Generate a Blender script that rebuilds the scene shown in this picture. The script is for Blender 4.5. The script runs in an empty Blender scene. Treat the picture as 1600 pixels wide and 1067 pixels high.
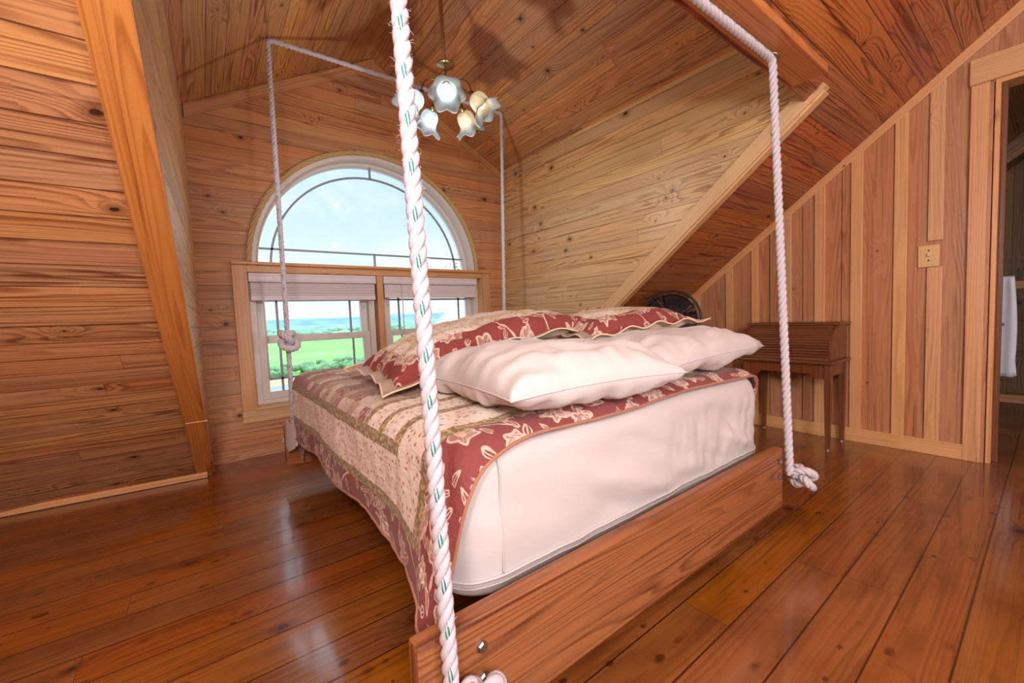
import bpy, bmesh, math, random
from mathutils import Vector, Matrix, noise
from mathutils.geometry import tessellate_polygon
random.seed(7)
S = bpy.context.scene
COL = S.collection
PI = math.pi
V = Vector

# ------------------------------------------------------------------ node helper
class N:
    def __init__(s, name):
        s.mat = bpy.data.materials.new(name); s.mat.use_nodes = True
        s.t = s.mat.node_tree; s.t.nodes.clear()
        s.out = s.t.nodes.new('ShaderNodeOutputMaterial')
    def put(s, inp, v):
        if isinstance(v, bpy.types.NodeSocket): s.t.links.new(v, inp)
        elif isinstance(v, (tuple, list)) and len(v) == 3 and inp.type == 'RGBA': inp.default_value = (*v, 1)
        else: inp.default_value = v
    def n(s, ty, **kw):
        nd = s.t.nodes.new(ty)
        for k, v in kw.items(): setattr(nd, k, v)
        return nd
    def m(s, op, a, b=None, c=None, clamp=False):
        nd = s.n('ShaderNodeMath', operation=op, use_clamp=clamp)
        for i, v in enumerate((a, b, c)):
            if v is not None: s.put(nd.inputs[i], v)
        return nd.outputs[0]
    def xyz(s, x, y, z=0.0):
        nd = s.n('ShaderNodeCombineXYZ')
        for i, v in enumerate((x, y, z)): s.put(nd.inputs[i], v)
        return nd.outputs[0]
    def noise(s, vec, scale=1.0, detail=2.0, rough=.5, dist=0.0, col=False):
        nd = s.n('ShaderNodeTexNoise'); s.put(nd.inputs['Vector'], vec)
        s.put(nd.inputs['Scale'], scale); s.put(nd.inputs['Detail'], detail); s.put(nd.inputs['Roughness'], rough); s.put(nd.inputs['Distortion'], dist)
        return nd.outputs[1 if col else 0]
    def vor(s, vec, scale=1.0, feature='F1', rnd=1.0, dim='2D'):
        nd = s.n('ShaderNodeTexVoronoi', feature=feature, voronoi_dimensions=dim); s.put(nd.inputs['Vector'], vec); s.put(nd.inputs['Scale'], scale); s.put(nd.inputs['Randomness'], rnd)
        return nd
    def white(s, vec):
        nd = s.n('ShaderNodeTexWhiteNoise', noise_dimensions='3D'); s.put(nd.inputs['Vector'], vec)
        return nd.outputs[0], nd.outputs[1]
    def sep(s, vec):
        nd = s.n('ShaderNodeSeparateXYZ'); s.put(nd.inputs[0], vec); return nd.outputs
    def ramp(s, fac, stops, interp='LINEAR'):
        nd = s.n('ShaderNodeValToRGB'); s.put(nd.inputs[0], fac); r = nd.color_ramp; r.interpolation = interp
        while len(r.elements) < len(stops): r.elements.new(.5)
        for e, (p, c) in zip(r.elements, stops):
            e.position = p; e.color = (*c, 1) if isinstance(c, (tuple, list)) else (c, c, c, 1)
        return nd.outputs[0]
    def mr(s, v, a, b, c=0.0, d=1.0, smooth=True):
        nd = s.n('ShaderNodeMapRange', interpolation_type='SMOOTHSTEP' if smooth else 'LINEAR')
        for i, x in enumerate((v, a, b, c, d)): s.put(nd.inputs[i], x)
        return nd.outputs[0]
    def mix(s, f, a, b, blend='MIX'):
        nd = s.n('ShaderNodeMix', data_type='RGBA', blend_type=blend)
        s.put(nd.inputs[0], f); s.put(nd.inputs[6], a); s.put(nd.inputs[7], b)
        return nd.outputs[2]
    def uv(s): return s.n('ShaderNodeUVMap').outputs[0]
    def obj(s): return s.n('ShaderNodeTexCoord').outputs['Object']
    def bump(s, h, strength=.3, dist=.01):
        nd = s.n('ShaderNodeBump'); s.put(nd.inputs['Strength'], strength); s.put(nd.inputs['Distance'], dist); s.put(nd.inputs['Height'], h)
        return nd.outputs[0]
    def bsdf(s, color, rough=.5, normal=None, **kw):
        nd = s.n('ShaderNodeBsdfPrincipled'); s.put(nd.inputs['Base Color'], color); s.put(nd.inputs['Roughness'], rough)
        if normal is not None: s.put(nd.inputs['Normal'], normal)
        for k, v in kw.items(): s.put(nd.inputs[k.replace('_', ' ')], v)
        s.t.links.new(nd.outputs[0], s.out.inputs[0]); return nd

def rgb(r, g, b):
    f = lambda c: c/12.92 if c <= .04045 else ((c+.055)/1.055)**2.4
    return tuple(f(c/255) for c in (r, g, b))
def scl(c, k): return tuple(min(1, x*k) for x in c)

def wood(name, base, dark, width=.09, length=2.6, groove=.0022, ringf=70, cath=5.0, knot=.45, rough=.45, var=.3, tint=None,
         contrast=.6, coat=0.0, bump=.25, tilt=0.0, scratch=False, gl=.25, knotr=.011, spec=.5, sat=.92, val=1.05, hue=.506):
    g = N(name)
    o = g.sep(g.uv()); u, v = o[0], o[1]
    row = g.m('FLOOR', g.m('DIVIDE', v, width)); vl = g.m('FRACT', g.m('DIVIDE', v, width))
    r0, _ = g.white(g.xyz(row, 3.7, 1.1))
    u2 = g.m('MULTIPLY_ADD', r0, 17.31, u)
    cu = g.m('DIVIDE', u2, length); colm = g.m('FLOOR', cu); cl = g.m('FRACT', cu)
    r1, rc = g.white(g.xyz(row, colm, 5.3)); rcs = g.sep(rc)
    # knots: at most one in each .42 m of a board
    kp = .42
    ku = g.m('DIVIDE', u2, kp); kc = g.m('FLOOR', ku); kf = g.m('FRACT', ku)
    k0, kcol = g.white(g.xyz(row, kc, 9.1)); ks = g.sep(kcol)
    dx = g.m('MULTIPLY', g.m('SUBTRACT', kf, g.m('MULTIPLY_ADD', ks[0], .6, .2)), kp)
    dy = g.m('MULTIPLY', g.m('SUBTRACT', vl, g.m('MULTIPLY_ADD', ks[1], .7, .15)), width)
    wob = g.m('MULTIPLY', g.m('SUBTRACT', g.noise(g.xyz(u2, v), 60, 1), .5), .008)
    dist = g.m('ADD', g.m('SQRT', g.m('ADD', g.m('MULTIPLY', g.m('MULTIPLY', dx, dx), .5), g.m('MULTIPLY', dy, dy))), wob)
    exist = g.m('LESS_THAN', k0, knot)
    krad = g.m('MULTIPLY_ADD', g.m('MULTIPLY', ks[2], ks[2]), knotr, .0035)
    kmask = g.m('MULTIPLY', g.mr(dist, krad, g.m('MULTIPLY', krad, .55), 0, 1), exist)
    khalo = g.m('MULTIPLY', g.mr(dist, g.m('MULTIPLY', krad, 3.2), g.m('MULTIPLY', krad, .8), 0, 1), exist)
    kpush = g.m('MULTIPLY', g.m('EXPONENT', g.m('MULTIPLY', dist, -38.0)), exist)
    off = g.m('MULTIPLY', r1, 13.7)
    n1 = g.noise(g.xyz(g.m('MULTIPLY', u2, .5), g.m('MULTIPLY_ADD', v, 7.0, off), off), 1.0, 1.5)
    n2 = g.noise(g.xyz(g.m('MULTIPLY', u2, 5.0), g.m('MULTIPLY_ADD', v, 30.0, off), off), 1.0, 1.0)
    ph = g.m('ADD', g.m('ADD', g.m('MULTIPLY', v, ringf), g.m('MULTIPLY', n1, cath*2.2)), g.m('ADD', g.m('MULTIPLY', n2, .55), g.m('ADD', g.m('MULTIPLY', kpush, 5.0), off)))
    ring = g.ramp(g.m('FRACT', ph), [(0, .0), (.45, .15), (.82, 1.0), (.93, .75), (1, 0)])
    patch = g.mr(g.noise(g.xyz(g.m('MULTIPLY', u2, 1.3), g.m('MULTIPLY_ADD', v, 11.0, off), off), 1.0, 2.0), .3, .7)
    fine = g.noise(g.xyz(g.m('MULTIPLY', u2, 7.0), g.m('MULTIPLY_ADD', v, 260.0, off), 0.0), 1.0, 2.0)
    streak = g.mr(g.noise(g.xyz(g.m('MULTIPLY', u2, .8), g.m('MULTIPLY_ADD', v, 85.0, off), off), 1.0, 2.5, .6), .50, .72)
    amt = g.m('MULTIPLY', g.m('ADD', g.m('MULTIPLY', streak, .8), g.m('ADD', g.m('MULTIPLY', ring, g.m('MULTIPLY_ADD', patch, .7, .35)), g.m('MULTIPLY', g.m('SUBTRACT', fine, .5), .6))), contrast*1.12, clamp=True)
    c = g.mix(amt, base, dark)
    if tint: c = g.mix(g.m('MULTIPLY', rcs[2], g.m('MULTIPLY_ADD', patch, .35, .3)), c, g.mix(amt, tint, scl(dark, .8)))
    hsv = g.n('ShaderNodeHueSaturation')
    g.put(hsv.inputs['Hue'], g.m('MULTIPLY_ADD', rcs[1], .010, g.m('SUBTRACT', hue, .005))); g.put(hsv.inputs['Saturation'], g.m('MULTIPLY_ADD', rcs[0], .10, sat))
    g.put(hsv.inputs['Value'], g.m('MULTIPLY_ADD', r1, var*1.4, val-var*.75)); g.put(hsv.inputs['Color'], c); c = hsv.outputs[0]
    c = g.mix(g.m('MULTIPLY', khalo, .55), c, scl(dark, .55))
    c = g.mix(g.m('MULTIPLY', kmask, .92), c, rgb(52, 30, 20))
    ev = g.m('MULTIPLY', g.m('MINIMUM', vl, g.m('SUBTRACT', 1.0, vl)), width)
    eu = g.m('MULTIPLY', g.m('MINIMUM', cl, g.m('SUBTRACT', 1.0, cl)), length)
    gm = g.m('MAXIMUM', g.mr(ev, groove, groove*.25, 0, 1) if groove else 0.0, g.mr(eu, .0014, .0004, 0, .8) if groove else 0.0)
    if groove: c = g.mix(g.m('MULTIPLY', gm, .85), c, scl(dark, gl))
    if scratch:
        sv = g.vor(g.xyz(g.m('MULTIPLY', u, 6.5), g.m('MULTIPLY', v, 11.0)), 1.0)
        sr = g.sep(sv.outputs['Color']); 
        sd = g.m('ADD', sv.outputs['Distance'], g.m('MULTIPLY', g.m('SUBTRACT', g.noise(g.xyz(u, v), 25, 2), .5), .3))
        c = g.mix(g.m('MULTIPLY', g.mr(sd, g.m('MULTIPLY_ADD', sr[0], .16, .05), .04, 0, .8), g.m('MULTIPLY', g.m('GREATER_THAN', sr[1], .45), g.mr(g.noise(g.xyz(u, v), 1.3, 2), .42, .52))), c, rgb(62, 24, 12))
        dirt = g.mr(g.noise(g.xyz(g.m('MULTIPLY', u, 1.3), g.m('MULTIPLY', v, 3.5)), 2.2, 4), .42, .75)
        c = g.mix(g.m('MULTIPLY', dirt, .5), c, scl(dark, .75))
    h = g.m('SUBTRACT', g.m('MULTIPLY', fine, .12), g.m('ADD', g.m('MULTIPLY', gm, 1.0), g.m('MULTIPLY', ring, .06)))
    if tilt:
        h = g.m('ADD', h, g.m('MULTIPLY', g.m('MULTIPLY', g.m('SUBTRACT', vl, .5), g.m('SUBTRACT', r0, .5)), tilt))
        h = g.m('ADD', h, g.m('MULTIPLY', g.noise(g.xyz(g.m('MULTIPLY', u, .8), v), 14, 2), tilt*.22))
        h = g.m('ADD', h, g.m('MULTIPLY', g.noise(g.xyz(u, v), 190, 2), tilt*.03))
    rg = g.m('MULTIPLY_ADD', g.noise(g.xyz(u, v), 9, 3), .14, rough-.07)
    b = g.bsdf(c, rg, g.bump(h, bump, .006)); b.inputs['Specular IOR Level'].default_value = spec
    if coat: b.inputs['Coat Weight'].default_value = coat; b.inputs['Coat Roughness'].default_value = .10
    return g.mat

def plain(name, col, rough=.5, metal=0.0, bumpscale=0, bumpstr=.1, var=0.0, **kw):
    g = N(name); p = g.obj()
    c = col
    if var: c = g.mix(g.noise(p, 9, 3), scl(col, 1-var), scl(col, 1+var))
    nrm = g.bump(g.noise(p, bumpscale, 3), bumpstr, .004) if bumpscale else None
    g.bsdf(c, rough, nrm, Metallic=metal, **kw); return g.mat

# ------------------------------------------------------------------ mesh helper
class MB:
    def __init__(s): s.v = []; s.f = []; s.uv = []
    def face(s, pts, uvs=None):
        i = len(s.v); s.v += [tuple(p) for p in pts]; s.f.append(tuple(range(i, i+len(pts))))
        s.uv.append([tuple(q) for q in uvs] if uvs else [(0, 0)]*len(pts))
    def mesh(s, vs, fs, uvs):
        i = len(s.v); s.v += [tuple(p) for p in vs]
        for f, q in zip(fs, uvs): s.f.append(tuple(a+i for a in f)); s.uv.append(q)
        return s
    def box(s, c, size, rot=None, uoff=None):
        c = V(c); L = list(size); R = rot or Matrix.Identity(3)
        ro = (random.random()*9, random.random()*9) if uoff is None else uoff
        long = max(range(3), key=lambda k: L[k])
        for ax in range(3):
            a, b = [k for k in range(3) if k != ax]
            if b == long or (a != long and L[b] > L[a]): a, b = b, a
            for sg in (-1, 1):
                pts = []; uvs = []
                for sa, sb in ((-1, -1), (1, -1), (1, 1), (-1, 1)):
                    p = [0, 0, 0]; p[ax] = sg*L[ax]/2; p[a] = sa*L[a]/2; p[b] = sb*L[b]/2
                    pts.append(c + R @ V(p)); uvs.append((p[a]+ro[0], p[b]+ro[1]+ax*.13))
                n = (pts[1]-pts[0]).cross(pts[2]-pts[1])
                e = [0, 0, 0]; e[ax] = sg
                if n.dot(R @ V(e)) < 0: pts.reverse(); uvs.reverse()
                s.face(pts, uvs)
        return s
    def bx(s, x0, x1, y0, y1, z0, z1):
        return s.box(((x0+x1)/2, (y0+y1)/2, (z0+z1)/2), (abs(x1-x0), abs(y1-y0), abs(z1-z0)))
    def grid(s, P, nu, nv, uvf=None, closeu=False, closev=False):
        i = len(s.v)
        for a in range(nu):
            for b in range(nv): s.v.append(tuple(P(a, b)))
        for a in range(nu if closeu else nu-1):
            for b in range(nv if closev else nv-1):
                a2, b2 = (a+1) % nu, (b+1) % nv
                s.f.append((i+a*nv+b, i+a2*nv+b, i+a2*nv+b2, i+a*nv+b2))
                s.uv.append([uvf(a, b), uvf(a+1, b), uvf(a+1, b+1), uvf(a, b+1)] if uvf else [(0, 0)]*4)
        return s
    def tube(s, path, r, seg=8, closed=False, cap=True):
        fr = frames(path, closed); n = len(path); rr = r if callable(r) else (lambda k: r)
        d = [0.0]
        for k in range(1, n): d.append(d[-1]+(V(path[k])-V(path[k-1])).length)
        P = lambda a, b: V(path[a]) + (fr[a][0]*math.cos(2*PI*b/seg) + fr[a][1]*math.sin(2*PI*b/seg))*rr(a)
        s.grid(P, n, seg, lambda a, b: (d[a % n], b*2*PI*rr(a % n)/seg), closed, True)
        if cap and not closed:
            for e, rev in ((0, False), (n-1, True)):
                pts = [P(e, b) for b in range(seg)]
                s.face(pts if rev else pts[::-1])
        return s
    def lathe(s, prof, c, axis=(0, 0, 1), seg=24):
        ax = V(axis).normalized(); t = V((1, 0, 0)) if abs(ax.x) < .8 else V((0, 1, 0))
        e1 = ax.cross(t).normalized(); e2 = ax.cross(e1); c = V(c)
        P = lambda a, b: c + ax*prof[a][1] + (e1*math.cos(2*PI*b/seg) + e2*math.sin(2*PI*b/seg))*max(prof[a][0], 1e-4)
        s.grid(P, len(prof), seg, lambda a, b: (b/seg*.3, a*.02), False, True)
        return s
    def prism(s, poly, axis, a0, a1):
        # poly in the two axes other than `axis`
        oth = [k for k in range(3) if k != axis]
        def P(q, a):
            p = [0, 0, 0]; p[oth[0]], p[oth[1]] = q; p[axis] = a; return V(p)
        ro = random.random()*9; n = len(poly)
        s.face([P(q, a0) for q in poly], [(q[1]+ro, q[0]) for q in poly]); s.face([P(q, a1) for q in poly][::-1], [(q[1]+ro, q[0]) for q in poly][::-1])
        for k in range(n):
            q, w = poly[k], poly[(k+1) % n]
            s.face([P(w, a0), P(q, a0), P(q, a1), P(w, a1)], [(a0+ro, .03*k), (a0+ro, .03*k+.03), (a1+ro, .03*k+.03), (a1+ro, .03*k)])
        return s
    def build(s, name, mat, parent=None, smooth=False, bevel=0.0, sub=0, kind=None, weld=True):
        me = bpy.data.meshes.new(name); me.from_pydata(s.v, [], s.f)
        ul = me.uv_layers.new(name='UVMap'); fl = []
        for q in s.uv: fl += q
        for k, q in enumerate(fl): ul.data[k].uv = q
        me.materials.append(mat)
        bm = bmesh.new(); bm.from_mesh(me)
        if weld: bmesh.ops.remove_doubles(bm, verts=bm.verts, dist=1e-5)
        bmesh.ops.recalc_face_normals(bm, faces=bm.faces)
        bm.to_mesh(me); bm.free()
        if smooth:
            for p in me.polygons: p.use_smooth = True
        o = bpy.data.objects.new(name, me); COL.objects.link(o)
        if parent is not None:
            o.parent = parent
            if parent.type == 'EMPTY': o.matrix_parent_inverse = Matrix.Translation(-parent.location)
        if kind: o['kind'] = kind
        if bevel:
            b = o.modifiers.new('bevel', 'BEVEL'); b.width = bevel; b.segments = 2; b.limit_method = 'ANGLE'; b.angle_limit = .7
        if sub:
            m = o.modifiers.new('sub', 'SUBSURF'); m.levels = sub; m.render_levels = sub
        return o

def frames(path, closed=False):
    n = len(path); P = [V(p) for p in path]; out = []; u = None
    for k in range(n):
        a = P[(k-1) % n] if (closed or k > 0) else P[k]; b = P[(k+1) % n] if (closed or k < n-1) else P[k]
        t = (b-a).normalized()
        if u is None:
            h = V((0, 0, 1)) if abs(t.z) < .8 else V((1, 0, 0)); u = h.cross(t).normalized()
        else: u = (u - t*u.dot(t)).normalized()
        out.append((u.copy(), t.cross(u), t))
    return out
def resample(path, step):
    P = [V(p) for p in path]; out = [P[0].copy()]; carry = 0.0
    for a, b in zip(P, P[1:]):
        L = (b-a).length; d = step-carry
        while d <= L: out.append(a+(b-a)*(d/L)); d += step
        carry = L-(d-step)
    return out
def fillet(path, r, k=8):
    P = [V(p) for p in path]; out = [P[0]]
    for i in range(1, len(P)-1):
        a = (P[i-1]-P[i]).normalized(); b = (P[i+1]-P[i]).normalized()
        p0 = P[i]+a*r; p1 = P[i]+b*r
        for j in range(k+1):
            t = j/k; out.append(p0*(1-t)**2 + P[i]*2*t*(1-t) + p1*t*t)
    out.append(P[-1]); return out
def empty(name, loc, label, cat, group=None):
    o = bpy.data.objects.new(name, None); COL.objects.link(o); o.location = loc; o.empty_display_size = .05
    return tag(o, label, cat, group)
def tag(o, label, cat, group=None):
    o['label'] = label; o['category'] = cat
    if group: o['group'] = group
    return o
def smooth01(x): x = max(0, min(1, x)); return x*x*(3-2*x)
def fbm(x, y, z=0.0): return noise.noise((x, y, z)) + .5*noise.noise((2.1*x, 2.1*y, z+5)) 

def slab(O, U, W, loops, thick, mb=None):
    """flat panel: front face on the plane through O (axes U, W), body behind it (against U x W)"""
    mb = mb or MB(); O, U, W = V(O), V(U).normalized(), V(W).normalized(); Nn = U.cross(W).normalized()
    tri = tessellate_polygon([[V((a, b, 0)) for a, b in lp] for lp in loops])
    flat = [q for lp in loops for q in lp]
    P = lambda q, d: O+U*q[0]+W*q[1]-Nn*d
    for t in tri:
        pts = [flat[k] for k in t]
        mb.face([P(q, 0) for q in pts], pts); mb.face([P(q, thick) for q in pts][::-1], pts[::-1])
    for lp in loops:
        for q, w in zip(lp, lp[1:]+lp[:1]):
            mb.face([P(q, 0), P(w, 0), P(w, thick), P(q, thick)], [q, w, (w[0]+.01, w[1]+thick), (q[0]+.01, q[1]+thick)])
    return mb

# ------------------------------------------------------------------ materials
PINE = rgb(206, 142, 92); PINED = rgb(150, 84, 44); PALE = rgb(222, 168, 118); RED = rgb(196, 116, 72)
M = {}
M['gable'] = wood('gable_boards', rgb(210, 150, 106), rgb(150, 88, 54), .092, 7.0, ringf=52, cath=7, knot=.2, var=.16, tint=RED, contrast=.62, rough=.5)
M['cheek'] = wood('cheek_boards', rgb(222, 182, 134), rgb(158, 102, 58), .092, 6.0, ringf=48, cath=8, knot=.32, var=.14, tint=rgb(216, 166, 114), contrast=.66, rough=.36)
M['dormer'] = wood('dormer_ceiling_boards', rgb(206, 144, 90), rgb(132, 76, 40), .105, 1.9, ringf=50, cath=8, knot=.34, var=.26, tint=rgb(184, 116, 72), contrast=.68, rough=.45)
M['roof'] = wood('roof_boards', rgb(216, 154, 102), rgb(132, 68, 36), .096, 3.6, ringf=46, cath=8, knot=.28, var=.17, tint=RED, contrast=.78, rough=.42, groove=.003)
M['roofshade'] = wood('shaded_roof_boards', rgb(196, 118, 72), rgb(118, 50, 24), .096, 2.2, ringf=46, cath=9, knot=.3, var=.2, tint=rgb(178, 92, 54), contrast=.8, rough=.42, groove=.003, sat=.94, val=1.0)  # roof wood again, darker and redder: shade and red bounce put into the colour
M['floor'] = wood('floor_planks', rgb(168, 92, 42), rgb(84, 36, 14), .137, 3.6, groove=.0034, ringf=30, cath=5, knot=.25, var=.16, tint=rgb(148, 76, 34), contrast=.36, rough=.23, sat=.95, val=.86,
                  coat=.55, bump=.4, tilt=1.9, scratch=True, gl=.18, knotr=.012)
M['rwall'] = wood('board_and_batten', rgb(200, 138, 98), rgb(150, 92, 58), .5, 9, groove=0, ringf=20, cath=8, knot=.3, var=.08, tint=rgb(196, 130, 92), contrast=.5, rough=.42, knotr=.014, val=.97)
M['batten'] = wood('batten_pine', rgb(222, 162, 110), rgb(184, 118, 72), .7, 9, groove=0, ringf=70, cath=5, knot=.95, var=.08, contrast=.5, rough=.4, knotr=.011)
M['trim'] = wood('trim_pine', rgb(214, 152, 102), rgb(164, 98, 54), .7, 9, groove=0, ringf=55, cath=6, knot=.4, var=.12, contrast=.55, rough=.4)
M['palepine'] = wood('pale_trim_pine', rgb(226, 176, 126), rgb(180, 122, 78), .7, 9, groove=0, ringf=60, cath=5, knot=.4, var=.08, contrast=.45, rough=.45)
M['orange'] = wood('orange_rafter_board', rgb(210, 130, 74), rgb(160, 80, 40), .7, 9, groove=0, ringf=34, cath=9, knot=.5, var=.06, contrast=.6, rough=.38, sat=.95, val=1.0)
M['rail'] = wood('bed_rail_timber', rgb(176, 102, 54), rgb(104, 46, 20), .9, 9, groove=0, ringf=34, cath=9, knot=.3, var=.06, contrast=.6, rough=.45, sat=.95, val=.86)
M['desk'] = wood('desk_oak', rgb(124, 66, 36), rgb(68, 32, 16), .9, 9, groove=0, ringf=70, cath=4, knot=0, var=.1, contrast=.6, rough=.34)
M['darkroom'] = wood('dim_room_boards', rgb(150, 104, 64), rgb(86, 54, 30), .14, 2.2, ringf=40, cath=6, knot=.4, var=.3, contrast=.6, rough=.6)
M['vinyl'] = plain('white_vinyl', rgb(226, 214, 208), .4)
M['muntin'] = plain('grey_muntin', rgb(150, 160, 166), .45)
M['blind'] = plain('off_white_blind', rgb(226, 210, 212), .45)
M['metal'] = plain('brushed_steel', rgb(170, 168, 164), .35, 1.0)
M['brass'] = plain('antique_brass', rgb(176, 148, 104), .3, 1.0)
M['black'] = plain('black_plastic', rgb(24, 22, 24), .3)
M['smoke'] = plain('dark_blade_plastic', rgb(44, 38, 44), .25)
M['dark'] = plain('dark_iron', rgb(40, 34, 32), .5, .6)
M['plate'] = wood('maple_plate', rgb(226, 176, 120), rgb(204, 150, 98), .7, 9, groove=0, ringf=60, cath=3, knot=0, var=.05, contrast=.3, rough=.4)

def fabric(name, col, rough=.85, scale=320, var=.05):
    g = N(name); p = g.obj()
    c = g.mix(g.noise(p, 5, 3), scl(col, 1-var), col)
    h = g.m('ADD', g.m('MULTIPLY', g.noise(p, scale, 2), .35), g.m('MULTIPLY', g.noise(p, 26, 3), .5))
    b = g.bsdf(c, rough, g.bump(h, .25, .004)); b.inputs['Sheen Weight'].default_value = .15
    return g.mat
M['sheet'] = fabric('white_sheet', rgb(211, 201, 199))
M['pillow'] = fabric('white_pillowcase', rgb(220, 211, 209))
M['piping'] = fabric('cream_piping', rgb(240, 216, 188))
def ropemat(name, col, dirt):
    g = N(name); o = g.sep(g.uv())
    st = g.noise(g.xyz(g.m('MULTIPLY', o[0], 30), g.m('MULTIPLY_ADD', o[0], 500, g.m('MULTIPLY', o[1], 900))), 1.0, 3)
    c = g.mix(g.mr(st, .35, .7), scl(col, .82), col); c = g.mix(g.m('MULTIPLY', g.noise(g.obj(), 14, 3), .6), c, dirt)
    g.bsdf(c, .6, g.bump(st, .5, .003)); return g.mat
M['rope'] = ropemat('white_nylon_rope', rgb(222, 216, 226), rgb(200, 182, 182))
M['teal'] = plain('teal_yarn', rgb(10, 132, 118), .5)
M['manila'] = ropemat('manila_rope', rgb(214, 180, 134), rgb(170, 128, 84))
M['archrope'] = ropemat('pale_manila_rope', rgb(222, 190, 130), rgb(180, 140, 84))

# quilt: UV = distance (m) from the long-side hem and from the head hem; second map = distance from foot hem and opposite hem
def floral(g, p, ground, ink, scale):
    """pale line-drawn flowers, leaves and vines on a ground colour"""
    q = g.n('ShaderNodeVectorMath', operation='ADD'); g.put(q.inputs[0], p)
    w = g.n('ShaderNodeVectorMath', operation='SCALE'); g.put(w.inputs[0], g.noise(p, 9, 2, col=True)); w.inputs['Scale'].default_value = .07
    g.t.links.new(w.outputs[0], q.inputs[1]); q = q.outputs[0]
    ve = g.vor(q, scale*.62, 'DISTANCE_TO_EDGE'); vine = g.m('MULTIPLY', g.mr(ve.outputs[0], .030, .012, 0, 1), g.mr(g.noise(q, scale*.8, 1), .47, .53))
    vv = g.vor(q, scale); d = vv.outputs['Distance']
    cc = g.sep(vv.outputs['Color'])
    loc = g.n('ShaderNodeVectorMath', operation='SUBTRACT'); g.put(loc.inputs[0], q); g.put(loc.inputs[1], vv.outputs['Position'])
    l = g.sep(loc.outputs[0]); ang = g.m('ARCTAN2', l[1], l[0])
    pet = g.m('MULTIPLY_ADD', g.m('SINE', g.m('MULTIPLY', ang, 6.0)), .05, .26)
    ed = g.m('ABSOLUTE', g.m('SUBTRACT', d, pet))
    fl = g.m('MAXIMUM', g.mr(ed, .055, .02, 0, 1), g.m('MAXIMUM', g.mr(d, .11, .08, 0, 1), g.m('MULTIPLY', g.mr(g.m('SINE', g.m('MULTIPLY', ang, 12.0)), .8, .95, 0, .8), g.mr(d, .30, .25))))
    fill = g.m('MULTIPLY', g.mr(d, g.m('SUBTRACT', pet, .02), g.m('SUBTRACT', pet, .06), 0, 1), g.m('MULTIPLY_ADD', g.noise(q, scale*14, 1), .9, -.1))
    fl = g.m('MULTIPLY', g.m('MAXIMUM', fl, fill), g.m('GREATER_THAN', cc[0], .2))
    sm = g.vor(q, scale*2.4); lo = g.n('ShaderNodeVectorMath', operation='SUBTRACT'); g.put(lo.inputs[0], q); sc_ = g.n('ShaderNodeVectorMath', operation='SCALE'); g.put(sc_.inputs[0], sm.outputs['Position']); sc_.inputs['Scale'].default_value = 1.0; g.t.links.new(sc_.outputs[0], lo.inputs[1])
    ll = g.sep(lo.outputs[0]); la = g.m('MULTIPLY', g.sep(sm.outputs['Color'])[0], 6.28); lx = g.m('ADD', g.m('MULTIPLY', ll[0], g.m('COSINE', la)), g.m('MULTIPLY', ll[1], g.m('SINE', la))); ly = g.m('SUBTRACT', g.m('MULTIPLY', ll[1], g.m('COSINE', la)), g.m('MULTIPLY', ll[0], g.m('SINE', la)))
    ed2 = g.m('MULTIPLY', g.m('SQRT', g.m('ADD', g.m('MULTIPLY', lx, lx), g.m('MULTIPLY', g.m('MULTIPLY', ly, ly), 5.0))), scale*2.4)
    leaf = g.m('MULTIPLY', g.m('MAXIMUM', g.mr(g.m('ABSOLUTE', g.m('SUBTRACT', ed2, .42)), .12, .05, 0, 1), g.m('MULTIPLY', g.mr(ed2, .4, .36), g.mr(g.m('ABSOLUTE', ly), .0025, .001))), g.m('GREATER_THAN', g.sep(sm.outputs['Color'])[1], .35))
    f = g.m('MAXIMUM', g.m('MAXIMUM', fl, vine), g.m('MULTIPLY', leaf, .9), clamp=True)
    return g.mix(g.m('MULTIPLY', f, .82), ground, ink)
BURG = rgb(138, 66, 64); OLIVE = rgb(138, 114, 82); CREAM = rgb(240, 224, 210)
def sprig(g, p):
    v = g.vor(p, 40); r = g.sep(v.outputs['Color'])
    dd = g.m('ADD', v.outputs['Distance'], g.m('MULTIPLY', g.noise(p, 130, 1), .55))
    f = g.m('MULTIPLY', g.mr(dd, .50, .40, 0, 1), g.m('GREATER_THAN', r[0], .25))
    return g.mix(f, CREAM, g.mix(g.m('GREATER_THAN', r[1], .72), rgb(192, 122, 106), rgb(172, 152, 122)))
def olive(g, p): return g.mix(g.mr(g.noise(p, 75, 2), .46, .58), OLIVE, rgb(196, 168, 122))
def patchwork(g, u, v, p):
    sx, sy = .115, .062
    row = g.m('FLOOR', g.m('DIVIDE', u, sx)); 
    vv = g.m('ADD', g.m('DIVIDE', v, sy), g.m('MULTIPLY', g.m('MODULO', row, 2.0), .5)); cl = g.m('FLOOR', vv)
    r, rc = g.white(g.xyz(row, cl, 2.0))
    base = g.ramp(r, [(0, rgb(150, 84, 82)), (.2, rgb(206, 182, 160)), (.4, rgb(160, 138, 110)), (.58, rgb(228, 206, 186)), (.75, rgb(176, 122, 116)), (.88, rgb(190, 166, 134))], 'CONSTANT')
    pr = g.mr(g.noise(p, 85, 2), .47, .56)
    return g.mix(g.m('MULTIPLY', pr, .45), base, g.mix(g.m('GREATER_THAN', r, .4), rgb(232, 212, 196), rgb(168, 96, 88)))
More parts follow.
